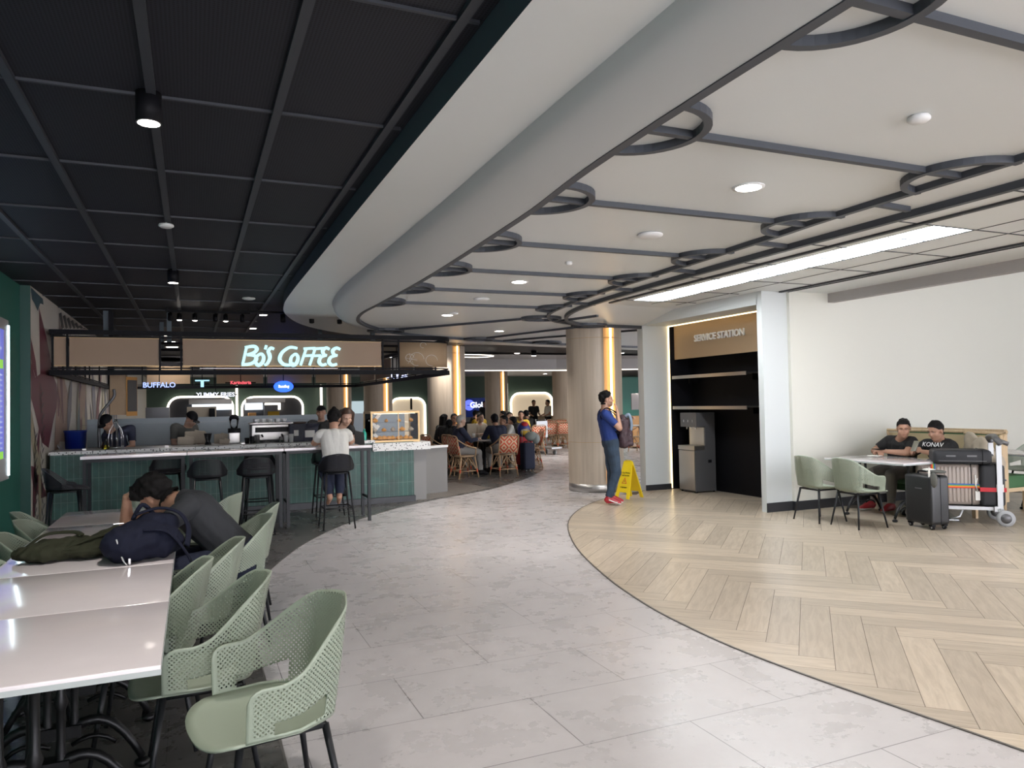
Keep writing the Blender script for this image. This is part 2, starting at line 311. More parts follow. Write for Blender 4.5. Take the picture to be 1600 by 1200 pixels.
def text_mesh(name, body, size, depth, mat_, parent=None, loc=(0, 0, 0), rot=(0, 0, 0), bold=0, sx=1, align='CENTER'):
    cu = bpy.data.curves.new(name, 'FONT'); cu.body = body; cu.size = size; cu.extrude = depth; cu.offset = bold; cu.align_x = align; cu.resolution_u = 3
    t = bpy.data.objects.new(name, cu); COL.objects.link(t); dg = bpy.context.evaluated_depsgraph_get(); me = bpy.data.meshes.new_from_object(t.evaluated_get(dg))
    bpy.data.objects.remove(t); o = bpy.data.objects.new(name, me); COL.objects.link(o); me.materials.append(M[mat_] if isinstance(mat_, str) else mat_)
    if parent: o.parent = parent
    o.location = loc; o.rotation_euler = rot; o.scale = (sx, 1, 1); return o
# ================================================================ SETTING
def sbox(name, x0, y0, z0, x1, y1, z1, m): return struct(MB().b2(x0, y0, z0, x1, y1, z1).build(name, m))
# floor: pale tile everywhere, dark tile on the left, oak herringbone on the right
struct(MB().b2(-2.4, -6, -.12, 32, 40, 0).build('floor', 'floor_light'))
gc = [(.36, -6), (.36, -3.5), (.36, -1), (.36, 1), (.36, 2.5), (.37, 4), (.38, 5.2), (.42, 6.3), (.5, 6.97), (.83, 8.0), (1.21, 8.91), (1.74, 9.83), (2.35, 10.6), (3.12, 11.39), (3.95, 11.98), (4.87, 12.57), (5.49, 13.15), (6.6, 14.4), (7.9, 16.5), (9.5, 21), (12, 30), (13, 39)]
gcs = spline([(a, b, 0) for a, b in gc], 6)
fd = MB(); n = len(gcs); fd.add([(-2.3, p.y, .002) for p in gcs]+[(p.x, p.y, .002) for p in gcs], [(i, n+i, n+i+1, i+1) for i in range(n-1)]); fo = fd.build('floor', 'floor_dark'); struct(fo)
struct(MB().strip([(p.x, p.y, .0032) for p in gcs], .012, .003).build('trim_1', mat('joint_strip', (.16, .15, .14), .4, metal=.3)))
wc = [(3.42, -6), (3.42, -4), (3.42, -2), (3.41, 0), (3.40, .8), (3.38, 1.5), (3.34, 2.1), (3.24, 2.75), (3.16, 3.3), (3.12, 3.8), (3.13, 4.3), (3.19, 4.9), (3.39, 5.85), (3.79, 7.14), (4.39, 8.48), (5.0, 9.4), (5.66, 10.1), (6.35, 10.62), (7.21, 11.0)]
wcs = [tuple(p)[:2] for p in spline([(a, b, 0) for a, b in wc], 4)]
# keep only the convex hull of the arc so planks can be clipped by half-planes
def clip(poly, a, b):
    out = []; nx, ny = (b[1]-a[1]), -(b[0]-a[0])
    dd = [(p[0]-a[0])*nx+(p[1]-a[1])*ny for p in poly]
    for i in range(len(poly)):
        j = (i+1) % len(poly)
        if dd[i] >= 0: out.append(poly[i])
        if dd[i]*dd[j] < 0: t = dd[i]/(dd[i]-dd[j]); out.append(tuple(poly[i][k]+t*(poly[j][k]-poly[i][k]) for k in (0, 1)))
    return out
hull = []
for p in wcs:
    if p[1] < 3.8 and hull and p[1] > -5: 
        pass
    hull.append(p)
pl = MB(); pu = []; prnd = []; W = .2; c45 = math.cos(PI/4); NN = 6
def inwood(x, y):
    if y > 11 or x > 16 or y < -5: return False
    if y > 8.0 and x > 8.25: return False
    return True
lowseg = [(wcs[i], wcs[i+1]) for i in range(len(wcs)-1)]
upper = [s_ for s_ in lowseg if s_[0][1] >= 3.79]
for kk in range(-90, 130):
    for mm in range(-14, 16):
        for typ in (0, 1):
            if typ == 0: x0, y0, w, h_ = kk+mm*NN, kk-mm*NN, NN, 1
            else: x0, y0, w, h_ = kk+NN+mm*NN, kk+1-NN-mm*NN, 1, NN
            g = .008
            q = [(x0+g, y0+g), (x0+w-g, y0+g), (x0+w-g, y0+h_-g), (x0+g, y0+h_-g)]
            # rotate 45 degrees into the room
            P4 = [((a*c45-b*c45)*W+3.93-.42, (a*c45+b*c45)*W+3.36) for a, b in q]
            cx = sum(p[0] for p in P4)/4; cy = sum(p[1] for p in P4)/4
            if not inwood(cx, cy) or cx < 2.4: continue
            poly = P4; org = P4[0]; ax = (c45, c45) if typ == 0 else (-c45, c45)
            if cy < 3.8+.9:
                # left limit on the near part: the slightly concave run, clipped by the local chord
                near = [s_ for s_ in lowseg if s_[0][1]-.9 <= cy <= s_[1][1]+.9 and s_[1][1] <= 3.81]
                if cx < 4.2:
                    best = min(lowseg, key=lambda s_: abs((s_[0][1]+s_[1][1])/2-cy))
                    poly = clip(poly, *best)
            if len(poly) > 2:
                for s_ in upper:
                    poly = clip(poly, *s_)
                    if len(poly) < 3: break
            if len(poly) < 3: continue
            k0 = len(pl.v); pl.add([(p[0], p[1], .004) for p in poly], [tuple(range(len(poly)))]); r_ = random.random()
            for p in poly:
                u = (p[0]-org[0])*ax[0]+(p[1]-org[1])*ax[1]; v = -(p[0]-org[0])*ax[1]+(p[1]-org[1])*ax[0]
                pu.append((u+r_*37, v+r_*91)); prnd.append(r_)
po = pl.build('floor', 'plank', uv=pu); struct(po)
at_ = po.data.attributes.new('rnd', 'FLOAT', 'POINT'); at_.data.foreach_set('value', prnd)
# dark bed under the planks shows as the joints
bed = MB(); bp = [(x, y) for x, y in wcs]; nb = len(bp)
bed.add([(x, y, .002) for x, y in bp]+[(16.5, y, .002) for x, y in bp], [(i, nb+i, nb+i+1, i+1) for i in range(nb-1)]); struct(bed.build('floor', mat('joint_bed', (.10, .08, .06), .7)))
struct(MB().strip([(x, y, .006) for x, y in wcs], .014, .005).build('trim_2', mat('edge_strip', (.10, .09, .08), .4, metal=.3)))
# pebble-look patch at the counter corner
struct(MB().prism([(3.36, 11.72), (4.05, 12.1), (5.1, 12.9), (4.8, 14.2), (3.36, 14.2)], .003, .006).build('floor', 'pebble'))
# ---- left wall: green with lit menu recess, then the mural wall standing 10 cm proud
sbox('wall_left', -2.1, -6, 0, -1.96, 10.84, 3.16, 'green_wall')
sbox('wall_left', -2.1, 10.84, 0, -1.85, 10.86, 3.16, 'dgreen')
# mural painted on the wall: one mesh, leaves 1 mm proud of the cream ground
mu = MB(); mu.b2(-2.1, 10.862, 0, -1.85, 38, 3.15, 0)
def leaf(y0, z0, ang, L, w, mi, bend=.15, k=0):
    n = 12; A = []; B = []
    for i in range(n+1):
        t = i/n; ww = w*math.sin(PI*min(1, t*.92+.06))**.9*(1-.35*t)
        cy_ = y0+math.sin(ang)*L*t+bend*L*t*t*math.cos(ang); cz_ = z0+math.cos(ang)*L*t-bend*L*t*t*math.sin(ang)
        A.append((-1.848+k*.0006, cy_+math.cos(ang)*ww, cz_-math.sin(ang)*ww)); B.append((-1.848+k*.0006, cy_-math.cos(ang)*ww, cz_+math.sin(ang)*ww))
    A = [(a[0], max(10.864, a[1]), min(3.13, max(.02, a[2]))) for a in A]; B = [(a[0], max(10.864, a[1]), min(3.13, max(.02, a[2]))) for a in B]
    mu.add(A+B, [(i, i+1, n+2+i, n+1+i) for i in range(n)], mi)
rl = random.Random(3)
def wallpoly(pts, mi, k):
    Q = [atX(a, b, -1.848+k*.0006) for a, b in pts]; Q = [(q.x, max(10.864, q.y), max(.02, min(3.13, q.z))) for q in Q]; mu.add(Q, [tuple(range(len(Q)))], mi)
wallpoly([(47, 560), (50, 572), (56, 590), (58, 587), (56, 565), (52, 545), (47, 527)], 1, 2); wallpoly([(61, 480), (63, 587), (80, 600), (83, 582), (72, 525)], 1, 3)
wallpoly([(47, 565), (55, 590), (62, 585), (80, 578), (88, 600), (90, 630), (84, 655), (76, 700), (66, 692), (56, 650), (47, 622)], 1, 4); wallpoly([(47, 728), (60, 735), (73, 775), (63, 779), (52, 760), (47, 742)], 1, 5)
wallpoly([(47, 447), (67, 467), (68, 476), (63, 474), (59, 486), (54, 474), (50, 468), (47, 455)], 3, 6); wallpoly([(47, 640), (56, 680), (64, 740), (58, 742), (47, 690)], 4, 7); wallpoly([(88, 585), (100, 590), (112, 640), (104, 690), (92, 690), (96, 640)], 2, 8)
for q_ in range(7): wallpoly([(92+q_*6, 490+q_*4), (96+q_*6, 488+q_*4), (100+q_*6, 512), (97+q_*6, 514)], 6, 9+q_*.2)
leaf(11.0, .2, .15, 1.3, .16, 1, .2, 5); leaf(12.6, .5, .25, 2.0, .25, 2, .05, 6); leaf(12.9, 1.5, .1, 1.5, .2, 1, .1, 7); leaf(11.4, .05, 0, 1.2, .1, 4, .0, 8)
for i in range(26):
    leaf(13.2+rl.random()*9, .3+rl.random()*1.4, rl.uniform(-.5, .5), rl.uniform(.8, 1.7), rl.uniform(.12, .35), rl.choice([1, 2, 3, 4, 5]), rl.uniform(-.2, .2), 9+i*.3)
for i in range(24):
    z = .12+i*.075; s_ = -1 if i % 2 else 1
    leaf(11.55+.05*math.sin(i*.5), z, s_*.9, .16, .022, 6, .2, 18); leaf(11.1+.04*math.sin(i), z*.7, s_*.9, .13, .02, 6, .2, 18)
for yy in (13.3, 13.9, 14.8):
    for a_ in (-.9, -.4, 0, .5, 1.0): leaf(yy, 2.2, a_, .75, .07, 6, .3, 19)
struct(mu.build('wall_mural', [mat('mural_cream', (.64, .59, .52), .5), mat('mural_maroon', (.14, .03, .045), .5), mat('mural_tan', (.38, .24, .17), .5), mat('mural_teal', (.05, .10, .13), .5), mat('mural_sand', (.40, .34, .22), .5), mat('mural_grey', (.18, .17, .2), .5), mat('mural_ink', (.03, .03, .03), .5)]))
# ---- walls enclosing the hall
sbox('wall_back', -2.1, 38, 0, 32, 38.2, 3.3, 'far_green'); sbox('wall_right', 30, 8.1, 0, 30.2, 38, 3.3, 'far_green')
sbox('wall_front', 15.6, -6.2, 0, 16.4, -6, 4.6, 'white_wall')
sbox('wall_right', 7.66, 7.95, 0, 16.4, 8.1, 4.6, 'cream_wall')
sbox('wall_right', 7.21, 8.0, 0, 7.66, 8.1, 3.06, 'white_wall'); sbox('wall_right', 7.66, 8.0, 0, 8.3, 8.1, 3.06, 'white_wall')
sbox('baseboard_right', 7.72, 7.935, 0, 16.4, 7.95, .13, 'base'); sbox('baseboard_right', 7.205, 7.985, 0, 7.66, 8.0, .13, 'base')
sbox('baseboard_right', 7.655, 7.935, 0, 7.72, 8.0, .13, 'base')
# service recess: side wall, header, back
sbox('wall_niche', 7.21, 10.95, 0, 7.74, 11.12, 3.06, 'white_wall'); sbox('baseboard_niche', 7.205, 10.935, 0, 7.74, 10.95, .10, 'base')
sbox('wall_niche', 7.21, 8.09, 2.87, 7.74, 10.95, 3.06, 'white_wall')
sbox('wall_niche', 8.22, 8.1, 0, 8.3, 11.1, 3.06, 'black'); sbox('wall_niche', 7.76, 10.93, 0, 8.22, 11.1, 2.94, 'black'); sbox('wall_niche', 7.74, 8.11, 2.94, 8.22, 11.1, 3.06, 'black')
sbox('wall_niche', 7.26, 8.1, 0, 8.22, 8.13, 2.86, 'black')
sbox('wall_niche', 8.3, 8.1, 0, 8.5, 11.12, 3.3, 'white_wall')
# far side wall strip behind the service recess up to the far hall
# ---- big windows (daylight side, out of frame to the right and behind)
def window(name, along, a0, a1, pos, z0, z1, nm):
    w = thing(name, (0, 0, 0)); w['kind'] = 'structure'; fr = MB()
    for i in range(nm+1):
        a = a0+(a1-a0)*i/nm
        if along == 'y': fr.b2(pos-.05, a-.04, z0, pos+.05, a+.04, z1)
        else: fr.b2(a-.04, pos-.05, z0, a+.04, pos+.05, z1)
    for z in (z0+.03, z1-.03, (z0+z1)*.55):
        if along == 'y': fr.b2(pos-.045, a0, z-.03, pos+.045, a1, z+.03)
        else: fr.b2(a0, pos-.045, z-.03, a1, pos+.045, z+.03)
    fr.build('window_frame', 'alu', w); g = MB()
    if along == 'y': g.add([(pos, a0, z0), (pos, a1, z0), (pos, a1, z1), (pos, a0, z1)], [(0, 1, 2, 3)])
    else: g.add([(a0, pos, z0), (a1, pos, z0), (a1, pos, z1), (a0, pos, z1)], [(0, 1, 2, 3)])
    g.build('pane', 'glass', w); return w
window('window_1', 'y', -6, 1.0, 16.3, .1, 4.5, 3); sbox('wall_right', 16.25, 1.0, 0, 16.45, 8.1, 4.5, 'white_wall'); window('window_2', 'x', -2.0, 15.6, -6.1, .1, 4.5, 8); sbox('wall_right', 16.25, -6, 3.0, 16.45, 8.1, 4.5, 'white_wall')  # unseen right-hand walls added to cut daylight on the cream wall
# ================================================================ CEILINGS
sbox('ceiling_dark', -2.1, -6, 3.15, 1.5, 39, 3.25, 'dceil'); sbox('ceiling_dark', 1.5, 12, 3.15, 32, 24, 3.25, 'dceil')
sbox('ceiling_upper', 1.5, -6, 3.2, 8.4, 12, 3.3, 'ceil_white'); sbox('ceiling_high', 8.4, -6, 4.5, 16.4, 8.1, 4.6, 'ceil_white')
sbox('ceiling_beam', 8.38, -6, 2.92, 8.5, 7.95, 4.5, 'lgrey')
# T-grid
tg = MB(); gx0, gy0, gw, gl = -.777, 4.09, .60, 1.265
for i in range(-2, 4):
    x = gx0+i*gw
    if -1.95 < x < 1.12: tg.b2(x-.022, -5.9, 3.125, x+.022, 17.5, 3.152)
for j in range(-8, 12):
    y = gy0+j*gl
    tg.b2(-1.95, y-.009, 3.136, 1.1, y+.009, 3.151)
struct(tg.build('trim_3', mat('ceiling_grid', (.035, .038, .048), .5)))
# light ceiling: soffit -> cove -> main, all following the same curve
ctrl = [((1.12, -6), (1.61, -6), (1.93, -6)), ((1.12, 2.3), (1.60, 2.2), (1.94, 2.2)), ((1.12, 5), (1.63, 5), (2.07, 4.6)), ((1.13, 7.6), (1.64, 7.4), (2.15, 7)), ((1.14, 9.4), (1.66, 8.9), (2.14, 8.9)),
        ((1.18, 10.7), (1.76, 10.2), (2.13, 10.1)), ((1.34, 11.9), (1.98, 11.25), (2.28, 11.04)), ((1.78, 13.3), (2.35, 12.4), (2.59, 11.8)), ((2.55, 14.5), (2.95, 13.25), (3.03, 12.5)), ((3.7, 15.5), (3.75, 13.95), (3.65, 13.1)), ((5.4, 16.3), (4.9, 14.5), (4.6, 13.66)), ((7.5, 17.0), (6.6, 15.1), (6.15, 14.24)), ((10, 17.6), (8.8, 15.6), (8.2, 14.8)), ((16, 18.8), (15, 17), (14.5, 16))]
so = spline([(a[0][0], a[0][1], 0) for a in ctrl], 8); si = spline([(a[1][0], a[1][1], 0) for a in ctrl], 8); sb = spline([(a[2][0], a[2][1], 0) for a in ctrl], 8); ns = len(so)
sf = MB(); sf.add([(p.x, p.y, 3.0) for p in so]+[(p.x, p.y, 3.0) for p in si]+[(p.x, p.y, 3.2) for p in so]+[(p.x+.02, p.y, 3.2) for p in si], [(i, i+1, ns+i+1, ns+i) for i in range(ns-1)], 0)
struct(sf.build('ceiling_soffit', 'ceil_white'))
sfa = MB(); sfa.add([(p.x, p.y, 3.0) for p in so]+[(p.x, p.y, 3.16) for p in so], [(i, ns+i, ns+i+1, i+1) for i in range(ns-1)]); struct(sfa.build('trim_4', 'fascia'))
cv = MB(); rows = 7
for r_ in range(rows):
    t = r_/(rows-1); hz = 1-math.cos(t*PI/2) if False else math.sin(t*PI/2)**1.3; dz = t**.8
    # concave sweep: drops quickly first then runs out to the bead
    hz = t**1.6; dz = t**.62
    cv.v += [(a.x+(b.x-a.x)*hz, a.y+(b.y-a.y)*hz, 3.0+(2.825-3.0)*dz) for a, b in zip(si, sb)]
for r_ in range(rows-1):
    for i in range(ns-1): cv.f.append((r_*ns+i, r_*ns+i+1, (r_+1)*ns+i+1, (r_+1)*ns+i)); cv.m.append(0); cv.sm.append(True)
struct(cv.build('ceiling_cove', 'cove'))
ZM = 2.87
topb = [(4.72, -6), (4.72, 3), (4.74, 6), (4.85, 8.0), (5.05, 8.9), (5.5, 9.55), (6.2, 9.85), (6.9, 9.95), (7.3, 10.0)]
lowb = [(4.66, -6), (4.66, 3), (4.68, 6), (4.78, 8.2), (4.98, 9.4), (5.4, 10.3), (6.0, 10.85), (6.7, 10.95), (7.3, 11.0)]
tb = spline([(a, b, 0) for a, b in topb], 8); lb = spline([(a, b, 0) for a, b in lowb], 8)
mc = MB()
bm = bmesh.new()
ring = [(p.x, p.y) for p in sb] + [(14.5, 11.1)] + [(p.x, p.y) for p in reversed(lb)]
vv = [bm.verts.new((x, y, ZM)) for x, y in ring]; fc = bm.faces.new(vv); bmesh.ops.triangulate(bm, faces=[fc]); bm.verts.index_update()
mc.add([v.co for v in bm.verts], [[v.index for v in f.verts] for f in bm.faces]); bm.free(); struct(mc.build('ceiling_main', 'ceil_white'))
st = MB(); nl = len(lb); st.add([(p.x, p.y, ZM) for p in lb]+[(p.x, p.y, 3.05) for p in tb], [(i, i+1, nl+i+1, nl+i) for i in range(nl-1)], 0, True); struct(st.build('trim_5', 'ceil_white'))
# right tiled ceiling with an opening for the skylight panels
rc = MB()
SX0, SX1, SY0, SY1 = 5.98, 6.48, 4.45, 9.3
for x0, y0, x1, y1 in [(4.6, -6, SX0, 9.97), (SX1, -6, 8.4, 8.0), (SX0, -6, SX1, SY0), (SX0, SY1, SX1, 9.97), (SX1, 8.0, 7.3, 9.97)]:
    rc.b2(x0, y0, 3.05, x1, y1, 3.08)
struct(rc.build('ceiling_right', 'ceil_white'))
# dark beads, rails, loops
bd = MB(); bz = ZM+.004
bd.strip([(p.x, p.y, ZM+.01) for p in sb], .05, .055)
struct(bd.build('trim_6', 'bead'))
def bead(pts, w=.045, h=.04, z=ZM, name='trim_7'):
    return struct(MB().strip([(a, b, z+.001) for a, b in pts], w, h).build(name, 'bead'))
rail1 = [tuple(p)[:2] for p in spline([(4.14, -6, 0), (4.16, 2.7, 0), (4.24, 4.6, 0), (4.32, 6.0, 0), (4.40, 7.5, 0), (4.55, 8.7, 0), (4.78, 9.7, 0), (5.3, 10.5, 0), (6.1, 10.9, 0), (7.2, 11.05, 0)], 6)]
bead(rail1)
bead([(p.x, p.y) for p in lb], .05, .05, name='trim_8')
SL = [-.7, .5, 1.72, 2.93, 4.17, 5.45, 6.68, 7.9, 9.05]
def xl(y): return min(sb, key=lambda p: abs(p.y-y)).x
def xr(y): return min(rail1, key=lambda p: abs(p[1]-y))[0]
k = 9
for y in SL:
    a, b = xl(y), xr(y); bead([(a, y), (b, y)], .04, .035, name='trim_%d' % k); k += 1
    bead([(a+.30*math.sin(t), y+.31*math.cos(t)) for t in [PI*i/20 for i in range(21)]], .04, .04, ZM-.001, name='trim_%d' % k); k += 1
    bead([(b+.04-.34*math.sin(t), y+.31*math.cos(t)) for t in [PI*i/20 for i in range(21)]], .04, .04, ZM-.001, name='trim_%d' % k); k += 1
    if y < 8: bead([(xr(y+.6), y+.62), (xr(y+.6)+.38, y+.66)], .04, .035, name='trim_%d' % k); k += 1
for A, B in [((3.0, 12.6), (4.85, 10.1)), ((5.2, 13.9), (6.2, 10.9)), ((5.9, 14.1), (7.6, 11.3)), ((5.35, 10.5), (5.6, 9.7))]:
    bead([A, B], .04, .035, name='trim_%d' % k); k += 1
for cx_, cy_ in [(3.05, 12.5), (5.25, 13.8), (6.15, 10.95), (4.9, 10.2), (7.0, 14.3)]:
    bead([(cx_+.3*math.cos(t), cy_+.25*math.sin(t)) for t in [2*PI*i/24 for i in range(25)]], .04, .04, ZM-.002, name='trim_%d' % k); k += 1
# tile joints, dark rails of the right ceiling
rt = MB()
for x, w, h in [(5.76, .05, .02), (6.95, .012, .004), (7.52, .05, .02), (7.66, .012, .01), (6.5, .012, .004)]:
    rt.b2(x-w/2, -6, 3.05-h, x+w/2, 7.97 if x > 7.2 else 9.6, 3.0505)
for i in range(-8, 8):
    y = 4.45+i*.97; rt.b2(4.75, y-.006, 3.044, 7.6 if y < 8 else 7.1, y+.006, 3.0505)
struct(rt.build('trim_40', mat('tile_joint', (.03, .033, .04), .5)))
# skylight panels: lit, with rounded ends, in one row
sky_b = sbox('ceiling_right', SX0-.02, SY0-.02, 3.09, SX1+.02, SY1+.02, 3.1, 'white_wall')
npan = 5; pl_ = (SY1-SY0)/npan
for i in range(npan):
    y0 = SY0+i*pl_; t = thing('ceiling_light_panel', (SX0+.25, y0+pl_/2, 3.05), 0, ['bright lit ceiling panel with crossed bars, nearest of the row', 'second lit ceiling panel of the row counted from the near end', 'middle lit ceiling panel of the row over the wood floor', 'fourth lit ceiling panel of the row counted from the near end', 'bright lit ceiling panel farthest along the row, by the service station'][i], 'ceiling light', 'lit ceiling panels in a row')
    hw, hl = .25, pl_/2-.01; r_ = .14; pts = []
    for cx_, cy_, a0 in [(hw-r_, hl-r_, 0), (-hw+r_, hl-r_, PI/2), (-hw+r_, -hl+r_, PI), (hw-r_, -hl+r_, 1.5*PI)]:
        for q in range(6): a = a0+q*PI/10; pts.append((cx_+r_*math.cos(a), cy_+r_*math.sin(a)))
    MB().prism(pts, .0, .03).build('diffuser', 'sky_panel', t)
    g = MB(); g.strip([(-hw, -.0, .0), (hw, 0, .0)], .012, .008); g.strip([(-.1, -hl, 0), (.02, hl, 0)], .008, .006); g.build('divider_bar', 'bead', t)
# ================================================================ COLUMNS
def column(x, y, r, H, label, a0=None, dz=0):
    t = thing('column', (x, y, 0), 0, label, 'column', 'round wooden columns with a lit groove'); c = math.atan2(-y, -x)
    s0, s1 = c+math.radians(20), c+math.radians(46); n = 44; prof = []
    for i in range(n+1): a = s1+(s0+2*PI-s1)*i/n; prof.append((r*math.cos(a), r*math.sin(a)))
    inn = [(.82*r*math.cos(s0+(s1-s0)*i/5), .82*r*math.sin(s0+(s1-s0)*i/5)) for i in range(6)]
    m = MB(); P_ = prof+inn; N_ = len(P_)
    vs = [(p[0], p[1], .14) for p in P_]+[(p[0], p[1], H) for p in P_]; m.add(vs, [(i, (i+1) % N_, N_+(i+1) % N_, N_+i) for i in range(N_)], 0, False)
    for i in range(n): m.sm[i] = True
    for i in range(n, N_): m.m[i] = 1
    m.build('shaft', ['wood_col', 'amber'], t)
    k_ = MB(); k_.lathe([(r*1.0, 0), (r*1.0, .14)], 40); k_.build('kick_plate', 'steel', t)
    j = MB()
    for z in (.86, H-.2): j.lathe([(r+.002, z), (r+.002, z+.006)], 40)
    j.build('joint_ring', 'brass', t)
    a = s1-math.radians(6); rr = r*.93; L = MB(); L.box((rr*math.cos(a), rr*math.sin(a), (H+.16)/2), (.03, .03, H-.18), 0, a); L.build('light_strip', 'ledw', t)
    return t
column(6.6, 11.6, .49, 2.87, 'large pale wooden column with glowing groove behind the man in blue')
def colpx(px, w, Y, r, lab):
    P = atY(px, 640, Y); column(P.x, P.y, r, 3.15, lab)
colpx(698, 53, 19.5, .52, 'wooden column with a lit orange groove behind the cafe counter end')
colpx(591, 39, 27, .52, 'slimmer looking lit column seen above the pastry case, left of the nearer one')
colpx(530, 32, 32, .52, 'farthest left lit column above the woman in white')
colpx(776, 32, 31, .52, 'lit column behind the rattan chairs in the middle distance')
colpx(884, 30, 28, .55, 'far column half hidden behind the large pale column')
# ================================================================ SHELL CHAIRS
def shell(parent, hw, yb, yf, zs, zb, za, lean, slot, m_solid, m_dot, front=.10, thick=.006, flare=.03, gap=.016):
    """wrap-around perforated back with arms (u from right arm end round the back to left arm end) + dished seat pan"""
    # plan path
    path = []; rc_ = min(hw, .17)
    ctrl_ = [(hw*.98, yf), (hw, (yf+yb)/2+.03), (hw*.97, yb+rc_*.9), (hw*.70, yb+.03), (hw*.3, yb), (0, yb-.004)]
    ctrl_ = ctrl_ + [(-a, b) for a, b in reversed(ctrl_[:-1])]
    P = spline([(a, b, 0) for a, b in ctrl_], 8); L = [0]
    for i in range(1, len(P)): L.append(L[-1]+(P[i]-P[i-1]).length)
    Lt = L[-1]; rows = [0, .06, .12, .18, .24, .30] + [.30+.70*i/15 for i in range(1, 16)]; mb = MB(); uv = []; msk = []; nr = len(rows); nc = len(P)
    mid = Lt/2; sideL = (yf-yb)
    def topz(s):
        d = abs(s-mid)          # arc distance from centre back
        w0 = hw*.50; w1 = hw*1.65
        t = min(1, max(0, (d-w0)/(w1-w0))); t = t*t*(3-2*t)
        z = zb+(za-zb)*t-.012*min(1, d/w0)**2
        e = mid-d                 # distance from arm end
        if e < .06: z -= (.06-math.sqrt(max(0, .06**2-(.06-e)**2)))*.8
        return z
    for j, f in enumerate(rows):
        for i, p in enumerate(P):
            s = L[i]; tz = topz(s); z = zs+(tz-zs)*f; d = abs(s-mid); bk = max(0, 1-d/(hw*1.7))
            out = Vector((p.x/hw, -1.0*bk, 0)); k_ = (z-zs)
            q = Vector((p.x*(1-.16*max(0, z-za)/(zb-za)*bk)+flare*(p.x/hw)*min(1, k_/.2)*(1-.8*bk), p.y-lean*bk*k_/max(.1, zb-zs), z))
            mb.v.append(tuple(q)); uv.append((s, z)); e = min(s, Lt-s); edge = min(tz-z, e, z-zs)
            msk.append(1.0 if edge > .016 else 0.0)
    for j in range(nr-1):
        for i in range(nc-1):
            sm = (L[i]+L[i+1])/2; e = min(sm, Lt-sm)
            if slot and rows[j] >= .055 and rows[j+1] <= .31 and front < e < front+slot: continue
            mb.f.append((j*nc+i, j*nc+i+1, (j+1)*nc+i+1, (j+1)*nc+i)); mb.m.append(0); mb.sm.append(True)
    back = mb.build('backrest', m_dot, parent, uv=uv); a = back.data.attributes.new('mask', 'FLOAT', 'POINT'); a.data.foreach_set('value', msk)
    md = back.modifiers.new('thick', 'SOLIDIFY'); md.thickness = thick; md.offset = 0
    # seat pan
    out = [(p.x*.985, p.y+.004) for p in P]; fr = [(-hw*.96, yf+.03), (-hw*.82, yf+.085), (-hw*.5, yf+.12), (0, yf+.13), (hw*.5, yf+.12), (hw*.82, yf+.085), (hw*.96, yf+.03)]
    fr = [tuple(q)[:2] for q in spline([(a, b, 0) for a, b in fr], 3)]
    ring_ = out+fr; m2 = MB(); n2 = len(ring_); cy = (yb+yf)/2
    for r_ in range(1, 10):
        s = r_/9
        for (x, y) in ring_:
            fy = max(0, (y*s+cy*(1-s))-yf)/.13; z = zs-.028+.032*s**3 - .03*fy**2
            m2.v.append((x*s, cy+(y-cy)*s, z))
    m2.v.append((0, cy, zs-.028)); c_ = len(m2.v)-1
    for r_ in range(8):
        for i in range(n2): m2.f.append((r_*n2+i, r_*n2+(i+1) % n2, (r_+1)*n2+(i+1) % n2, (r_+1)*n2+i)); m2.m.append(0); m2.sm.append(True)
    for i in range(n2): m2.f.append((c_, i, (i+1) % n2)[::-1]); m2.m.append(0); m2.sm.append(True)
    # rolled rim
    s2 = m2.build('seat', m_solid, parent); md = s2.modifiers.new('thick', 'SOLIDIFY'); md.thickness = .010; md.offset = -1
def legs4(parent, tx, ty, tz, bx, by, r0, r1, m='blackm', frame=True, foot=0, yo=0):
    for sx in (-1, 1):
        for sy in (-1, 1):
            MB().tube([(sx*tx, yo+sy*ty, tz), (sx*bx, yo+sy*by, 0)], [r0, r1], 10).build('leg', m, parent)
    if frame:
        f = MB(); z = tz-.004
        for sx in (-1, 1): f.tube([(sx*tx, yo-ty, z), (sx*tx, yo+ty, z)], .011, 8)
        for sy in (-1, 1): f.tube([(-tx, yo+sy*ty, z), (tx, yo+sy*ty, z)], .011, 8)
        f.build('seat_frame', m, parent)
    if foot:
        f = MB(); t = 1-foot/tz; x, y = tx+(bx-tx)*t, ty+(by-ty)*t
        f.tube([(-x, yo-y, foot), (x, yo-y, foot), (x, yo+y, foot), (-x, yo+y, foot)], .009, 8, closed=True); f.build('footrest', m, parent)
def make_chair():
    t = thing('shell_chair', (0, 0, 0), 0, 'x', 'chair'); shell(t, .262, -.20, .155, .445, .835, .640, .085, .20, 'sage', 'sage_dot')
    legs4(t, .16, .15, .408, .225, .215, .0145, .0095); return t
chair0 = make_chair(); used = []
def chair(x, y, face, label, group): return place(chair0, (x, y, .005), face-PI/2, label, group, used)
GL = 'sage green shell chairs along the long white table'
chair(.26, 2.93, PI+.18, 'sage green perforated shell chair nearest the camera, pulled out from the white table', GL)
chair(.03, 3.50, PI+.02, 'sage green shell chair tucked under the table just behind the nearest one', GL)
chair(-.20, 3.98, PI-.05, 'sage green shell chair pushed far under the table beside the hanging backpack strap', GL)
chair(-.02, 4.50, PI-.03, 'sage green shell chair between the tucked-in one and the man bent over the table', GL)
chair(.32, 6.02, PI-.1, 'sage green shell chair behind the back of the man in black, its perforated inside showing', GL)
chair(.22, 5.38, PI+.1, 'sage green shell chair the man in black sits on', GL)
chair(-.30, 7.45, -PI/2, 'sage green shell chair at the far end of the table, behind the hunched man', GL)
chair(.12, 7.0, PI-.4, 'sage green shell chair whose corner shows past the hunched man toward the stools', GL)
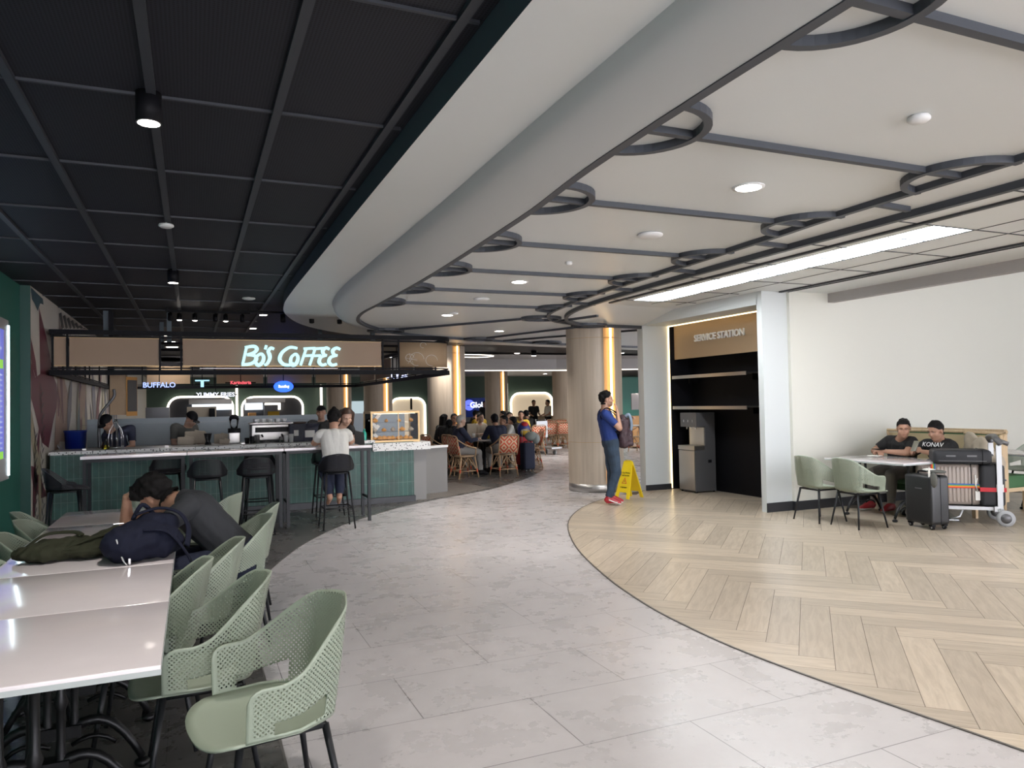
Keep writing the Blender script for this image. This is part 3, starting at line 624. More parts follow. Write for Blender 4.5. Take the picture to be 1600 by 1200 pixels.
GW = 'sage green shell chairs on the wall side of the long table'
chair(-.95, 6.50, .1, 'sage green shell chair farthest along the green wall, behind another', GW)
chair(-.84, 5.98, -.05, 'sage green shell chair second from the far end on the wall side', GW)
chair(-.84, 5.42, .05, 'sage green shell chair on the wall side close to the olive jacket', GW)
chair(-.80, 4.62, .0, 'sage green shell chair at the left picture edge of which only a sliver shows', GW)
GR = 'sage green shell chairs at the table by the white wall'
chair(7.31, 7.17, -.05, 'sage green shell chair nearest the white wall, left of the pair before the seated men', GR)
chair(7.37, 6.62, -.08, 'sage green shell chair in front of the seated men, beside the upright black suitcase', GR)
# ================================================================ TABLES
def table(name, x, y, wx, wy, label, group, rz=0, base=None, overhang=.0):
    t = thing(name, (x, y, 0), rz, label, 'table', group)
    top = MB(); top.box((0, 0, .735), (wx, wy, .03), 0, bev=.004); top.build('tabletop', 'lam', t)
    e = MB(); r_ = .004; e.box((0, 0, .728), (wx+.002, wy+.002, .018), 0); e.build('edge_band', 'lam_edge', t)
    long_y = wy >= wx; off = (wy if long_y else wx)*.30
    for s in ((-1, 1) if base != 'single' else (0,)):
        b = MB(); o = (0, s*off) if long_y else (s*off, 0)
        for q in (-.05, .05):
            c = (o[0]+(q if long_y else 0), o[1]+(0 if long_y else q))
            b.lathe([(.024, .20), (.020, .24), (.016, .3), (.016, .42), (.026, .45), (.016, .48), (.016, .66), (.03, .70), (.045, .719)], 12, (c[0], c[1], 0))
        b.box((o[0], o[1], .21), (.16 if long_y else .07, .07 if long_y else .16, .05))
        b.box((o[0], o[1], .712), (wx*.62 if long_y else .10, .10 if long_y else wy*.62, .014))
        for d in (-1, 1):
            pts = []
            for i in range(9):
                u = i/8; r = .04+u*.27; z = .215+.05*math.sin(u*PI*.9)-.185*u**2.2; pts.append((o[0]+d*r, o[1], z) if long_y else (o[0], o[1]+d*r, z))
            b.tube(pts, [.024-.008*(i/8) for i in range(9)], 8); b.ell((pts[-1][0], pts[-1][1], .02), (.035, .03, .02), 0, 10)
            b.tube([(p[0], p[1], max(.03, p[2]-.07)) for p in pts[:6]], .010, 6)
        b.build('pedestal', 'iron', t)
        for d in (-1, 1):
            g_ = MB(); x_ = (o[0]+d*.31, o[1]) if long_y else (o[0], o[1]+d*.31); g_.lathe([(.018, 0), (.018, .022)], 10, (x_[0], x_[1], 0)); g_.build('foot', 'iron', t)
    return t
TG = 'white laminate tables joined in one long row'
ys = [2.66, 3.53, 4.40, 5.27, 6.14, 7.01]
labs = ['white laminate table nearest the camera in the long row', 'white laminate table second in the row, bare in front of the backpack', 'white laminate table in the row under the olive jacket and backpack', 'white laminate table in the row where the man in black leans', 'white laminate table at the far end of the long row']
for i in range(5):
    table('dining_table', -.525, (ys[i]+ys[i+1])/2, .85, ys[i+1]-ys[i]-.006, labs[i], TG)
table('dining_table', 8.28, 6.98, .86, 1.22, 'white-topped table where two men sit against the white wall', 'white tables by the right wall')
table('dining_table', 10.6, 6.9, .8, 1.2, 'white-topped table at the right picture edge behind the green bench', 'white tables by the right wall')
chair(11.55, 7.2, PI, 'pale green shell chair beyond the right-hand table, right picture edge', GR)
chair(10.4, 7.72, -PI/2, 'pale green shell chair behind the right-hand table against the wall', GR)
# ================================================================ BAR TABLES AND STOOLS
for i, lb_ in enumerate(['white-topped black-framed bar table at the left end, by the mural', 'white-topped black-framed bar table in the middle of the three', 'white-topped black-framed bar table at the right end where a woman sits']):
    x0 = -1.23+i*1.163; t = thing('bar_table', (x0+.58, 10.36, 0), 0, lb_, 'bar table', 'high bar tables before the counter')
    MB().box((0, 0, 1.012), (1.155, .5, .036), bev=.004).build('tabletop', 'lam', t)
    f = MB(); f.b2(-.555, -.235, .955, .555, -.195, .992); f.b2(-.555, .195, .955, .555, .235, .992); f.b2(-.555, -.2, .955, -.515, .2, .992); f.b2(.515, -.2, .955, .555, .2, .992)
    f.build('frame', 'blackm', t); MB().b2(-.545, -.2, .30, -.525, .2, .33).build('stretcher', 'blackm', t); MB().b2(.525, -.2, .30, .545, .2, .33).build('stretcher', 'blackm', t)
    for sx in (-1, 1):
        for sy in (-1, 1): MB().b2(sx*.515, sy*.195, 0, sx*.555, sy*.235, .955).build('leg', 'blackm', t)
def make_stool():
    t = thing('bar_stool', (0, 0, 0), 0, 'x', 'stool'); shell(t, .225, -.17, .10, .75, .965, .80, .04, .0, 'stool', 'stool_dot', flare=.012)
    legs4(t, .14, .13, .715, .20, .19, .015, .010, foot=.27); return t
stool0 = make_stool(); sused = []
def stool(x, y, face, label): return place(stool0, (x, y, .003), face-PI/2, label, 'black bar stools at the bar tables', sused)
stool(1.70, 9.75, PI/2, 'black bar stool the woman in white sits on')
stool(1.80, 11.03, -PI/2, 'black bar stool on the counter side behind the woman in white, partly hidden')
stool(.72, 9.78, PI/2, 'empty black bar stool at the middle bar table, front of an overlapping pair')
stool(.86, 11.05, -PI/2, 'black bar stool across the middle bar table, its back peeking out behind the front one')
stool(.16, 9.85, PI/2, 'empty black bar stool left of the overlapping pair')
stool(-.31, 11.0, -PI/2, 'black bar stool across the bar table, its dark back seen above the hunched man')
stool(-1.27, 9.3, .05, 'black bar stool at the far left end facing the bar table sideways, by the mural')
# ================================================================ CAFE COUNTER
t = thing('cafe_counter', (.77, 11.8, 0), 0, 'long cafe counter clad in upright green tiles with a terrazzo top', 'counter')
MB().b2(-2.56, .0, .10, 2.54, .7, .975).build('tiled_front', 'kit', t); MB().b2(-2.56, .03, 0, 2.56, .7, .10).build('plinth', 'blackm', t)
MB().b2(-2.56, -.02, 0, 2.56, .0, .095).build('kick_board', 'base', t)
MB().b2(-2.57, -.04, .975, 1.90, .72, 1.02).build('worktop', 'terr', t); MB().b2(1.86, -.06, .84, 2.81, .75, .965).build('lower_slab', 'terr', t)
MB().b2(2.56, .1, 0, 2.78, .7, .84).build('end_panel', 'gpart', t)
gp = MB(); gp.b2(-.5, -.02, 0, .5, .02, .80); gp.b2(-.5, -.05, .80, .5, .05, .84, 1); o = gp.build('grey_screen', ['gpart', 'white'], None, (3.72, 12.6, 0), .35); tag(o, 'low grey partition with a pale cap at the right end of the counter', 'partition')
# glass screen standing on the counter
g = thing('glass_screen', (.2, 11.98, 1.021), 0, 'low clear glass screen standing along the counter top', 'screen'); m = MB(); m.box((0, 0, .18), (3.3, .008, .36), T=Matrix.Rotation(-.24, 4, 'X')); m.build('pane', 'glass', g)
m = MB(); [m.box((x, 0, .012), (.05, .04, .024)) for x in (-1.6, -.55, .5, 1.6)]; m.build('clamp', 'steel', g)
# back bench and low frosted partition behind the work area
b = thing('back_bench', (.9, 14.1, 0), 0, 'steel-topped back bench inside the cafe kiosk', 'counter')
MB().b2(-2.6, 0, 0, 2.3, .6, .90).build('cabinet', 'gpart', b); MB().b2(-2.62, -.03, .90, 2.32, .62, .94).build('worktop', 'steel', b)
o = MB().b2(-2.7, 0, 0, 3.0, .04, 1.42).build('frosted_partition', mat('pale_blue_board', (.26, .31, .34), .35), None, (1.0, 14.9, 0)); tag(o, 'pale blue-grey half-height partition behind the cafe kiosk', 'partition')
# ================================================================ CANOPY
cn = thing('cafe_canopy', (1.1, 11.8, 2.1), 0, 'black-framed hanging canopy with tan mesh panels and the cafe name', 'canopy')
def L(P): return Vector(P)-cn.location
def rr_path(z, x0, x1, y0, y1, r=.35):
    pts = [(x0, y0, z)]; pts += [(x1-r+r*math.sin(a), y0+r-r*math.cos(a), z) for a in [PI/2*i/6 for i in range(7)]]; pts += [(x1, y1, z), (x0, y1, z)]; return pts
X0, X1, Y1 = -2.87, 2.92, 8.0
fr = MB(); fr.strip(rr_path(.60, X0, X1, 0, Y1), .06, .065, closed=True); fr.strip(rr_path(.04, X0, X1, 0, Y1), .06, .07, closed=True)
fr.strip(rr_path(.515, X0, X1, 0, Y1), .02, .02, closed=True); fr.strip(rr_path(.075, X0, X1, 0, Y1), .02, .02, closed=True)
for px in (82, 105, 250, 283, 598, 623):
    x = atY(px, 550, 11.8).x-cn.location.x; fr.b2(x-.012, -.012, 0, x+.012, .012, .56)
for x in (-2.2, -1.1, -.6, .6, 1.8, 2.5): fr.b2(x-.012, Y1-.012, 0, x+.012, Y1+.012, .56)
for y in (1.0, 2.3, 3.5, 4.1, 5.7, 7.5): fr.b2(X1-.012, y-.012, 0, X1+.012, y+.012, .56); fr.b2(X0-.012, y-.012, 0, X0+.012, y+.012, .56)
for y in (1.5, 3.0): fr.b2(X0, y-.02, .53, X1, y+.02, .57)
fr.build('frame', 'black', cn)
for a, b in ((84, 103.5), (108, 248.5), (285.5, 596)):
    xa, xb = atY(a, 550, 11.8).x-cn.location.x, atY(b, 550, 11.8).x-cn.location.x
    m = MB(); m.box(((xa+xb)/2, .02, .295), (xb-xa, .012, .40)); m.build('mesh_panel', 'tan3', cn)
    m = MB(); m.strip([(xa, .005, .50), (xb, .005, .50)], .02, .012); m.strip([(xa, .005, .105), (xb, .005, .105)], .02, .012); m.build('panel_frame', 'brass', cn)
xa = atY(624.5, 550, 11.8).x-cn.location.x; cp = [(xa, .02)]+[(X1-.35+.34*math.sin(a), .35-.33*math.cos(a)) for a in [PI/2*i/8 for i in range(7)]]
m = MB(); nn = len(cp); m.add([(a, b, .09) for a, b in cp]+[(a, b, .50) for a, b in cp], [(i, i+1, nn+i+1, nn+i) for i in range(nn-1)], 0, True); o = m.build('mesh_panel', 'tan2', cn)
md = o.modifiers.new('t', 'SOLIDIFY'); md.thickness = .01
# line drawing on the curved panel
dr = MB()
for cx_, cz_, rr in ((-.25, .24, .07), (-.13, .22, .12), (-.02, .45, .05), (.12, .20, .10)):
    dr.tube([(xa+.42+cx_+rr*math.cos(q), .006, cz_+rr*math.sin(q)*.9) for q in [2*PI*i/18 for i in range(15)]], .003, 5)
for q in range(7): dr.tube([(xa+.2, .006, .22), (xa+.2+.10*math.cos(q), .006, .22+.1*math.sin(q))], .002, 4)
dr.build('line_drawing', 'paper', cn)
for a, b in ((-2.1, -1.15), (-.55, .55), (.65, 1.75), (1.85, 2.45)):
    m = MB(); m.box(((a+b)/2, Y1-.02, .3), (b-a, .012, .42)); m.build('mesh_panel', 'tan2', cn)
for y0, y1 in ((1.1, 2.2), (2.4, 3.4), (4.2, 5.6), (5.8, 7.4)):
    m = MB(); m.box((X1-.02, (y0+y1)/2, .3), (.012, y1-y0, .42)); m.build('mesh_panel', 'tan2', cn)
for x, y in [(-2.35, 1.5), (-1.44, 1.5), (1.9, 1.5), (-1.6, 3), (1.2, 3)]: MB().b2(x-.035, y-.035, .57, x+.035, y+.035, 1.05).build('hanging_post', 'fascia', cn)
# illuminated name: brush strokes
S = {}
S['B'] = [[(.16, .98), (.08, .06)], [(.10, .93), (.42, 1.0), (.55, .86), (.45, .66), (.20, .55)], [(.20, .55), (.50, .50), (.56, .28), (.38, .08), (.04, .02)]]
S['o'] = [[(.28, .62), (.08, .45), (.05, .18), (.22, .0), (.42, .14), (.47, .42), (.34, .60), (.2, .56)]]
S["'"] = [[(.12, 1.06), (.04, .84)]]
S['S'] = [[(.52, .86), (.30, .92), (.16, .74), (.26, .56), (.30, .36), (.18, .10), (.0, .0)]]
S['-'] = [[(0, .5), (.2, .52)]]
S['C'] = [[(.72, .92), (.40, .96), (.12, .68), (.05, .32), (.22, .06), (.48, .02), (.64, .12)]]
S['F'] = [[(.22, .92), (.04, .0)], [(.10, .90), (.62, .94)], [(.16, .52), (.50, .54)]]
S['E'] = [[(.56, .88), (.36, .96), (.18, .82), (.26, .60), (.44, .54)], [(.36, .54), (.10, .44), (.04, .18), (.22, .02), (.46, .08)]]
lay = [('B', 375.5, 26), ('o', 397, 14.5), ("'", 411, 8), ('S', 413, 15), ('C', 434, 24), ('o', 452, 13), ('F', 468, 22), ('F', 482, 22), ('E', 497, 17), ('E', 512, 19)]
letters = thing('sign_lettering', (0, 11.79, 0), 0, 'glowing white-blue brush lettering of the cafe name on the canopy', 'sign'); letters.location = (1.1, 11.76, 2.18)
for ch, px, pw in lay:
    x0 = atY(px, 555, 11.76).x-1.1; ww = atY(px+pw, 555, 11.76).x-atY(px, 555, 11.76).x; m = MB()
    for stroke in S[ch]:
        sc_ = ww/.62 if ch in 'BCFES' else ww/.5
        pts = [(x0+a*sc_+b*.03, 0, .03+b*.285) for a, b in stroke]
        pts = [tuple(q) for q in spline(pts, 5)] if len(pts) > 2 else pts
        m.tube(pts, [.031*(1.0-.3*abs(2*i/(len(pts)-1)-1)) for i in range(len(pts))], 8)
    m.build('letter', mat('letter_'+str(px).replace('.', '_'), (.1, .1, .1), .4, emis=(.50, .88, 1), es=.85) if ch == 'B' and px < 380 else bpy.data.materials['letter_375_5'], letters)
MB().b2(-1.0, .015, -.02, 1.0, .03, -.012).build('mount_rail', 'steel', letters)
# ================================================================ PEOPLE
def remesh(mb, vox, smooth=2):
    me = bpy.data.meshes.new('tmp'); me.from_pydata(mb.v, [], mb.f); o = bpy.data.objects.new('tmp', me); COL.objects.link(o)
    r = o.modifiers.new('r', 'REMESH'); r.mode = 'VOXEL'; r.voxel_size = vox; r.use_smooth_shade = True
    s = o.modifiers.new('s', 'SMOOTH'); s.iterations = smooth; s.factor = .5
    dg = bpy.context.evaluated_depsgraph_get(); m2 = bpy.data.meshes.new_from_object(o.evaluated_get(dg)); bpy.data.objects.remove(o); bpy.data.meshes.remove(me)
    n = len(m2.vertices); V = np.empty(n*3); m2.vertices.foreach_get('co', V); V = V.reshape(-1, 3); Nn = np.empty(n*3); m2.vertices.foreach_get('normal', Nn); Nn = Nn.reshape(-1, 3)
    return m2, V, Nn, [tuple(p.vertices) for p in m2.polygons]
def npart(name, V, F, mats, parent, fm=None):
    me = bpy.data.meshes.new(name); me.from_pydata([tuple(v) for v in V], [], F)
    for m in (mats if isinstance(mats, list) else [mats]): me.materials.append(M[m] if isinstance(m, str) else m)
    if fm is not None: me.polygons.foreach_set('material_index', fm)
    me.polygons.foreach_set('use_smooth', [True]*len(F)); me.update(); o = bpy.data.objects.new(name, me); COL.objects.link(o); o.parent = parent; return o
def subset(V, Nn, F, mask, off, wr=0, sc=9):
    keep = [f for f in F if all(mask[i] for i in f)]; idx = sorted({i for f in keep for i in f}); mp = {j: k for k, j in enumerate(idx)}
    W = V[idx].copy(); d = np.full(len(idx), off)
    if wr: d = d+np.array([noise.noise(Vector(v)*sc) for v in W])*wr + np.array([noise.noise(Vector((v[0]*30, v[1]*30, v[2]*12))) for v in W])*wr*.35
    W += Nn[idx]*d[:, None]; return W, [tuple(mp[i] for i in f) for f in keep]
def hand(parts, w, d, nrm, curl=.5, s=1.0, thumb=1, spread=0, fine=True):
    """w wrist, d pointing direction, nrm = back-of-hand normal; thumb side = +lat*thumb"""
    w = Vector(w); d = Vector(d).normalized(); nrm = Vector(nrm); nrm = (nrm-d*nrm.dot(d)).normalized(); lat = d.cross(nrm)*thumb
    for k in (-1.2, -.4, .4, 1.2): parts.append(('hand', w+lat*k*.010*s, w+d*.085*s+lat*k*.019*s, .017*s, .012*s))
    for i, (ln, k) in enumerate([(.072, 1.5), (.082, .5), (.076, -.5), (.058, -1.5)]):
        p = w+d*.085*s+lat*k*.0185*s; a = .15; ln *= s; r = .0092*s
        for q, fr_ in enumerate((.45, .32, .23)):
            a += curl*(.8 if q == 0 else 1.0); dd = d*math.cos(a)-nrm*math.sin(a)+lat*k*spread*.1; p2 = p+dd.normalized()*ln*fr_; parts.append(('hand', p, p2, r, r*.92)); p = p2; r *= .92
    p = w+d*.025*s+lat*.026*s; d1 = (d*.6+lat*.7-nrm*.3).normalized(); p2 = p+d1*.04*s; parts.append(('hand', p, p2, .013*s, .0105*s)); d2 = (d*.9+lat*.15-nrm*(.3+curl*.4)).normalized(); parts.append(('hand', p2, p2+d2*.032*s, .0105*s, .009*s))
def person(label, root, rz, J, shirt='tee_black', pants='jeans', shoes='black', hair='black', hairst='short', skin='skin', vox=.0065, sleeve=.75, build=1.0, hs=1.0, group=None, extra=None, hairt=.014, world=False, fwd=(0, 1, 0), upv=(0, 0, 1), shirt_wr=.006, cat='person', cuff=.93):
    t = thing('person', root, rz, label, cat, group); inv = (Matrix.Translation(root) @ Matrix.Rotation(rz, 4, 'Z')).inverted()
    ri = inv.to_3x3()
    c = (lambda p: inv @ Vector(p)) if world else (lambda p: Vector(p)); cd = (lambda p: ri @ Vector(p)) if world else (lambda p: Vector(p))
    J = {k: c(v) for k, v in J.items()}; fwd = cd(fwd).normalized(); upv = cd(upv); upv = (upv-fwd*upv.dot(fwd)).normalized(); side = fwd.cross(upv)
    g = build; P = []
    pel, nk, hd = J['pel'], J['neck'], J['head']; latH = (J['hipR']-J['hipL']).normalized(); latS = (J['shR']-J['shL']).normalized(); wst = pel.lerp(nk, .42)+J.get('bend', Vector((0, 0, 0)))*0
    ch = pel.lerp(nk, .78)
    for s, lh, ls in ((1, latH, latS), (-1, latH, latS)):
        P.append(('pelvis', pel+lh*.075*s*g, pel+lh*.055*s*g+(wst-pel)*.4, .105*g, .10*g)); P.append(('torso', pel+lh*.055*s*g+(wst-pel)*.4, wst+lh.lerp(ls, .5)*.06*s*g, .10*g, .102*g))
        P.append(('torso', wst+lh.lerp(ls, .5)*.06*s*g, ch+ls*.075*s*g, .102*g, .10*g)); P.append(('torso', ch+ls*.075*s*g, nk+ls*.06*s-(nk-pel).normalized()*.05, .10*g, .062*g))
    P.append(('torso', pel.lerp(wst, .5), wst, .100*g, .103*g)); P.append(('torso', wst, ch, .103*g, .112*g)); P.append(('torso', ch, nk-(nk-pel).normalized()*.04, .108*g, .06*g))
    for S_ in 'RL':
        sh, el, wr = J['sh'+S_], J['el'+S_], J['wr'+S_]
        P.append(('torso', nk-(nk-pel).normalized()*.05+(sh-nk)*.25, sh-(sh-nk)*.12, .066*g, .060*g)); P.append(('uarm', sh, el, .053*g, .040*g)); P.append(('farm', el, wr, .041*g, .026))
        P.append(('thigh', J['hip'+S_], J['kn'+S_], .088*g, .058*g)); P.append(('shin', J['kn'+S_], J['an'+S_], .056*g, .036)); 
        P.append(('foot', J['an'+S_], J['to'+S_], .036, .026))
        if 'h'+S_ in J or vox < .012:
            hp = J.get('hd'+S_); 
            d = (hp-wr) if hp is not None else (wr-el); nn = cd(J['n'+S_]) if False else None
            hand(P, wr, d, (extra or {}).get('n'+S_, (0, 0, 1)), (extra or {}).get('c'+S_, .45), hs, (extra or {}).get('t'+S_, 1))
        else: P.append(('hand', wr, wr+(wr-el).normalized()*.12, .03, .022))
    Rm = Matrix((side, fwd, upv)).transposed()
    def H(x, y, z): return hd + Rm @ Vector((x, y, z))*hs
    P.append(('neck', nk-(nk-pel).normalized()*.03, H(0, -.03, -.06), .062*g**.5, .056*g**.5))
    mb = MB()
    for n_, a, b, ra, rb in P: mb.cone(a, b, ra, rb, n=14)
    hp_ = []
    def E(cc, r): hp_.append((cc, r)); mb.ell(H(*cc), [q*hs for q in r], R=Rm.to_3x3(), n=20)
    E((0, -.018, .032), (.076, .096, .094)); E((0, .022, -.04), (.060, .070, .078)); E((0, .052, -.085), (.034, .034, .028)); E((0, .084, -.022), (.013, .022, .018)); E((0, .078, .005), (.009, .018, .032))
    E((.04, .045, -.03), (.028, .035, .03)); E((-.04, .045, -.03), (.028, .035, .03)); E((.028, .073, .028), (.024, .012, .008)); E((-.028, .073, .028), (.024, .012, .008))
    E((0, .082, -.056), (.020, .010, .005)); E((0, .081, -.066), (.017, .010, .006)); E((.078, -.012, -.008), (.010, .018, .030)); E((-.078, -.012, -.008), (.010, .018, .030))
    m2, V, Nn, F = remesh(mb, vox, 1 if vox < .01 else 1); bpy.data.meshes.remove(m2)
    # classify
    best = np.full(len(V), 9.); lab = np.zeros(len(V), int); tt = np.zeros(len(V)); names = [p[0] for p in P]+['head']
    for i, (n_, a, b, ra, rb) in enumerate(P):
        a_ = np.array(a); d_ = np.array(b)-a_; L2 = max(1e-8, d_@d_); t_ = np.clip(((V-a_)@d_)/L2, 0, 1); ds = np.linalg.norm(V-a_-t_[:, None]*d_, axis=1)-(ra+(rb-ra)*t_)
        if n_ == 'hand': ds -= .004
        k = ds < best; best[k] = ds[k]; lab[k] = i; tt[k] = t_[k]
    hl = (V-np.array(hd)) @ np.array(Rm.to_3x3())/hs
    k = (hl[:, 2] > -.115) & (np.abs(hl[:, 0]) < .095) & (hl[:, 1] > -.12) & (hl[:, 1] < .12) & (hl[:, 2] < .14) & ((hl[:, 2] > -.05) | (hl[:, 1] > .0))
    nl_ = np.array([names[i] in ('neck', 'torso') for i in lab]); near = np.linalg.norm(hl*np.array([1, .85, .8]), axis=1) < .115
    k = k & near; lab[k] = len(P); lab_n = np.array([names[i] for i in lab])
    for ex in (.029, -.029):   # eye sockets
        q = np.exp(-(((hl[:, 0]-ex)/.017)**2+((hl[:, 2]-.010)/.011)**2))*(hl[:, 1] > .03); V -= Nn*(q*.007*hs)[:, None]
    body = npart('body', V, F, [skin, 'lip'], t, [1 if all(lab_n[i] == 'head' for i in f) and all(abs(hl[i][0]) < .022 and -.069 < hl[i][2] < -.052 and hl[i][1] > .06 for i in f) else 0 for f in F])
    if vox < .01:
        e = MB()
        for ex in (.029, -.029): e.ell(H(ex, .071, .010), (.010*hs, .007*hs, .0042*hs), 0, 10, R=Rm.to_3x3()); e.ell(H(ex, .078, .010), (.006*hs, .003*hs, .0042*hs), 1, 8, R=Rm.to_3x3())
        e.build('eyes', ['eyew', 'eye'], t)
        e = MB()
        for ex in (.03, -.03): e.tube([H(ex-.016, .082, .030), H(ex, .087, .036), H(ex+.016, .080, .031)], .0026, 6)
        e.build('eyebrows', 'hair', t)
    spine = np.array((nk-pel)); sp = ((V-np.array(pel))@spine)/(spine@spine)
    tors = np.isin(lab_n, ['torso', 'pelvis']); up = np.array([names[i] == 'uarm' for i in lab])
    nkm = (lab_n == 'neck') & (tt < .10)
    W, FF = subset(V, Nn, F, (tors & (sp > .02)) | (up & (tt < sleeve)) | nkm | ((lab_n == 'farm') & (sleeve > 1)) | (up & (sleeve > 1)), .013, shirt_wr); npart('shirt', W, FF, shirt, t)
    if pants: W, FF = subset(V, Nn, F, (tors & (sp < .12)) | (lab_n == 'thigh') | ((lab_n == 'shin') & (tt < cuff)), .016, shirt_wr*1.5); npart('trousers', W, FF, pants, t)
    # hair
    if hairst in ('short', 'bun', 'long', 'fringe'):
        thr = np.interp(hl[:, 1], [-.12, -.05, -.02, .03, .055, .09], [-.075, -.05, .012, .035, .068, .082]); 
        mk = (lab_n == 'head') & (hl[:, 2] > thr) | ((lab_n == 'neck') & (hl[:, 2] > -.075) & (hl[:, 1] < -.03))
        W, FF = subset(V, Nn, F, mk, hairt*hs, hairt if vox < .01 else .004, 34); npart('hair', W, FF, hair, t)
        if hairst in ('bun', 'long'):
            hb = MB()
            if hairst == 'bun': hb.ell(H(0, -.06, .13), (.032, .032, .03)); hb.ell(H(0, -.03, .05), (.09, .10, .09)); hb.ell(H(0, -.07, -.02), (.07, .05, .08))
            else:
                for a in (-.06, -.03, 0, .03, .06): hb.cone(H(a, -.07, .05), H(a*1.3, -.10, -.24), .045, .03)
                for a in (-.085, .085): hb.cone(H(a, -.01, .06), H(a*1.05, -.03, -.2), .03, .025)
            m3, V3, N3, F3 = remesh(hb, .012, 2); bpy.data.meshes.remove(m3); npart('hair', V3, F3, hair, t)
    elif hairst == 'cap':
        mk = (lab_n == 'head') & (hl[:, 2] > .035); W, FF = subset(V, Nn, F, mk, .014*hs); npart('cap', W, FF, 'black', t)
        MB().ell(H(0, .11, .04), (.065, .05, .006), R=Rm.to_3x3()).build('cap_brim', 'black', t)
    # shoes
    if shoes:
        for S_ in 'RL':
            a, b = J['an'+S_], J['to'+S_]; d = (b-a); d.z = 0; d = d.normalized() if d.length > .01 else Vector((0, 1, 0)); dz_ = (b-a).normalized()
            low = min(a.z-.05, b.z-.03); sh_ = MB(); sh_.cone(a+Vector((0, 0, .02)), a-Vector((0, 0, .035)), .044, .046); sh_.cone(a-dz_*.02-Vector((0, 0, .025)), b-Vector((0, 0, .0)), .044, .037); sh_.cone(a+d*.05, b, .04, .035)
            m3, V3, N3, F3 = remesh(sh_, .009, 2); bpy.data.meshes.remove(m3); V3[:, 2] = np.maximum(V3[:, 2], V3[:, 2].min()+.012)
            zs_ = V3[:, 2]; ax_ = np.array(dz_); 
            fm = [1 if zs_[list(f)].mean() < zs_.min()+.022 else 0 for f in F3]; npart('shoe', V3, F3, [shoes, 'sole' if shoes != 'black' else 'black'], t, fm)
    t['_h'] = 0; del t['_h']; return t, H, Rm
def seated(h=1.0, lean=.12, spread=.10, feet=.38, arm='table', head=(0, 0), zs=.46):
    J = dict(pel=(0, .02, zs+.10), neck=(0, .02+lean, zs+.58), head=(0, .05+lean*1.25+head[0], zs+.74+head[1]))
    for S_, s in (('R', 1), ('L', -1)):
        J['hip'+S_] = (s*.09, .06, zs+.09); J['kn'+S_] = (s*spread*1.3, .46, zs+.05); J['an'+S_] = (s*spread*1.2, feet, .09); J['to'+S_] = (s*spread*1.4, feet+.14, .035)
        J['sh'+S_] = (s*.185, lean, zs+.53)
        if arm == 'table': J['el'+S_] = (s*.25, lean+.16, zs+.31); J['wr'+S_] = (s*.12, lean+.38, zs+.34)
        elif arm == 'up': J['el'+S_] = (s*.22, lean+.24, zs+.30); J['wr'+S_] = (s*.10, lean+.26, zs+.52)
        else: J['el'+S_] = (s*.26, lean-.02, zs+.26); J['wr'+S_] = (s*.17, lean+.2, zs+.15)
    return J
def standing(h=1.7):
    k = h/1.7; J = dict(pel=(0, 0, .92*k), neck=(0, -.01, 1.40*k), head=(0, .02, 1.57*k))
    for S_, s in (('R', 1), ('L', -1)):
        J['hip'+S_] = (s*.09, 0, .90*k); J['kn'+S_] = (s*.10, .03, .48*k); J['an'+S_] = (s*.10, -.02, .09); J['to'+S_] = (s*.12, .13, .035); J['sh'+S_] = (s*.19, -.01, 1.36*k); J['el'+S_] = (s*.24, .03, 1.08*k); J['wr'+S_] = (s*.2, .22, 1.02*k)
    return J
# ---- man bent over the long table (world coordinates)
Jm = dict(pel=(.30, 5.38, .56), neck=(-.07, 5.44, .98), head=(-.235, 5.56, .985), hipR=(.27, 5.48, .55), hipL=(.27, 5.29, .55), knR=(-.16, 5.52, .54), knL=(-.16, 5.27, .54), anR=(-.12, 5.5, .09), anL=(-.1, 5.28, .09), toR=(-.26, 5.5, .035), toL=(-.24, 5.28, .035),
          shR=(-.04, 5.62, .93), shL=(-.02, 5.25, .94), elR=(-.415, 5.68, .80), elL=(-.24, 5.10, .80), hdR=(-.27, 5.57, 1.10), wrR=(-.41, 5.60, .99), wrL=(-.50, 5.24, .79))
_rz = PI/2
def wn(v, rz): return Matrix.Rotation(-rz, 3, 'Z') @ Vector(v)
person('man in black t-shirt hunched over the white table, head propped on his hand', (.24, 5.38, 0), _rz, Jm, shirt='tee_dark', pants='dnavy', hair='hair', world=True, fwd=(-.50, .42, -.60), upv=(-.62, .15, .70), sleeve=.62, build=1.18, vox=.007, extra=dict(nR=wn((-1, 0, .3), _rz), cR=.35, nL=wn((0, 0, 1), _rz), cL=.3), hs=1.12, hairt=.019)
# ---- standing man in blue on the phone
rzb = math.atan2(-.36, .93)-PI/2
Jb = dict(pel=(0, .04, .93), neck=(0, -.05, 1.42), head=(0, -.005, 1.595), hipR=(.09, .045, .90), hipL=(-.09, .045, .90), knR=(.09, .10, .49), knL=(-.09, .06, .50), anR=(.09, -.03, .10), anL=(-.08, .04, .09), toR=(.10, .13, .035), toL=(-.09, .20, .035),
          shR=(.19, -.06, 1.37), shL=(-.19, -.05, 1.37), elR=(.24, .14, 1.16), elL=(-.22, .12, 1.13), wrR=(.13, .13, 1.40), wrL=(-.10, .33, 1.28))
mb_, Hb, Rb = person('standing man in blue t-shirt and jeans, hand at his mouth, backpack on his front', (5.80, 9.82, 0), rzb, Jb, shirt='tee_blue', pants='jeans', shoes='shoe_red', hair='hair', fwd=(.0, 1, .05), sleeve=.72, vox=.006, build=1.02, extra=dict(nR=(.6, .8, 0), cR=.22, nL=(0, .5, 1), cL=.8))
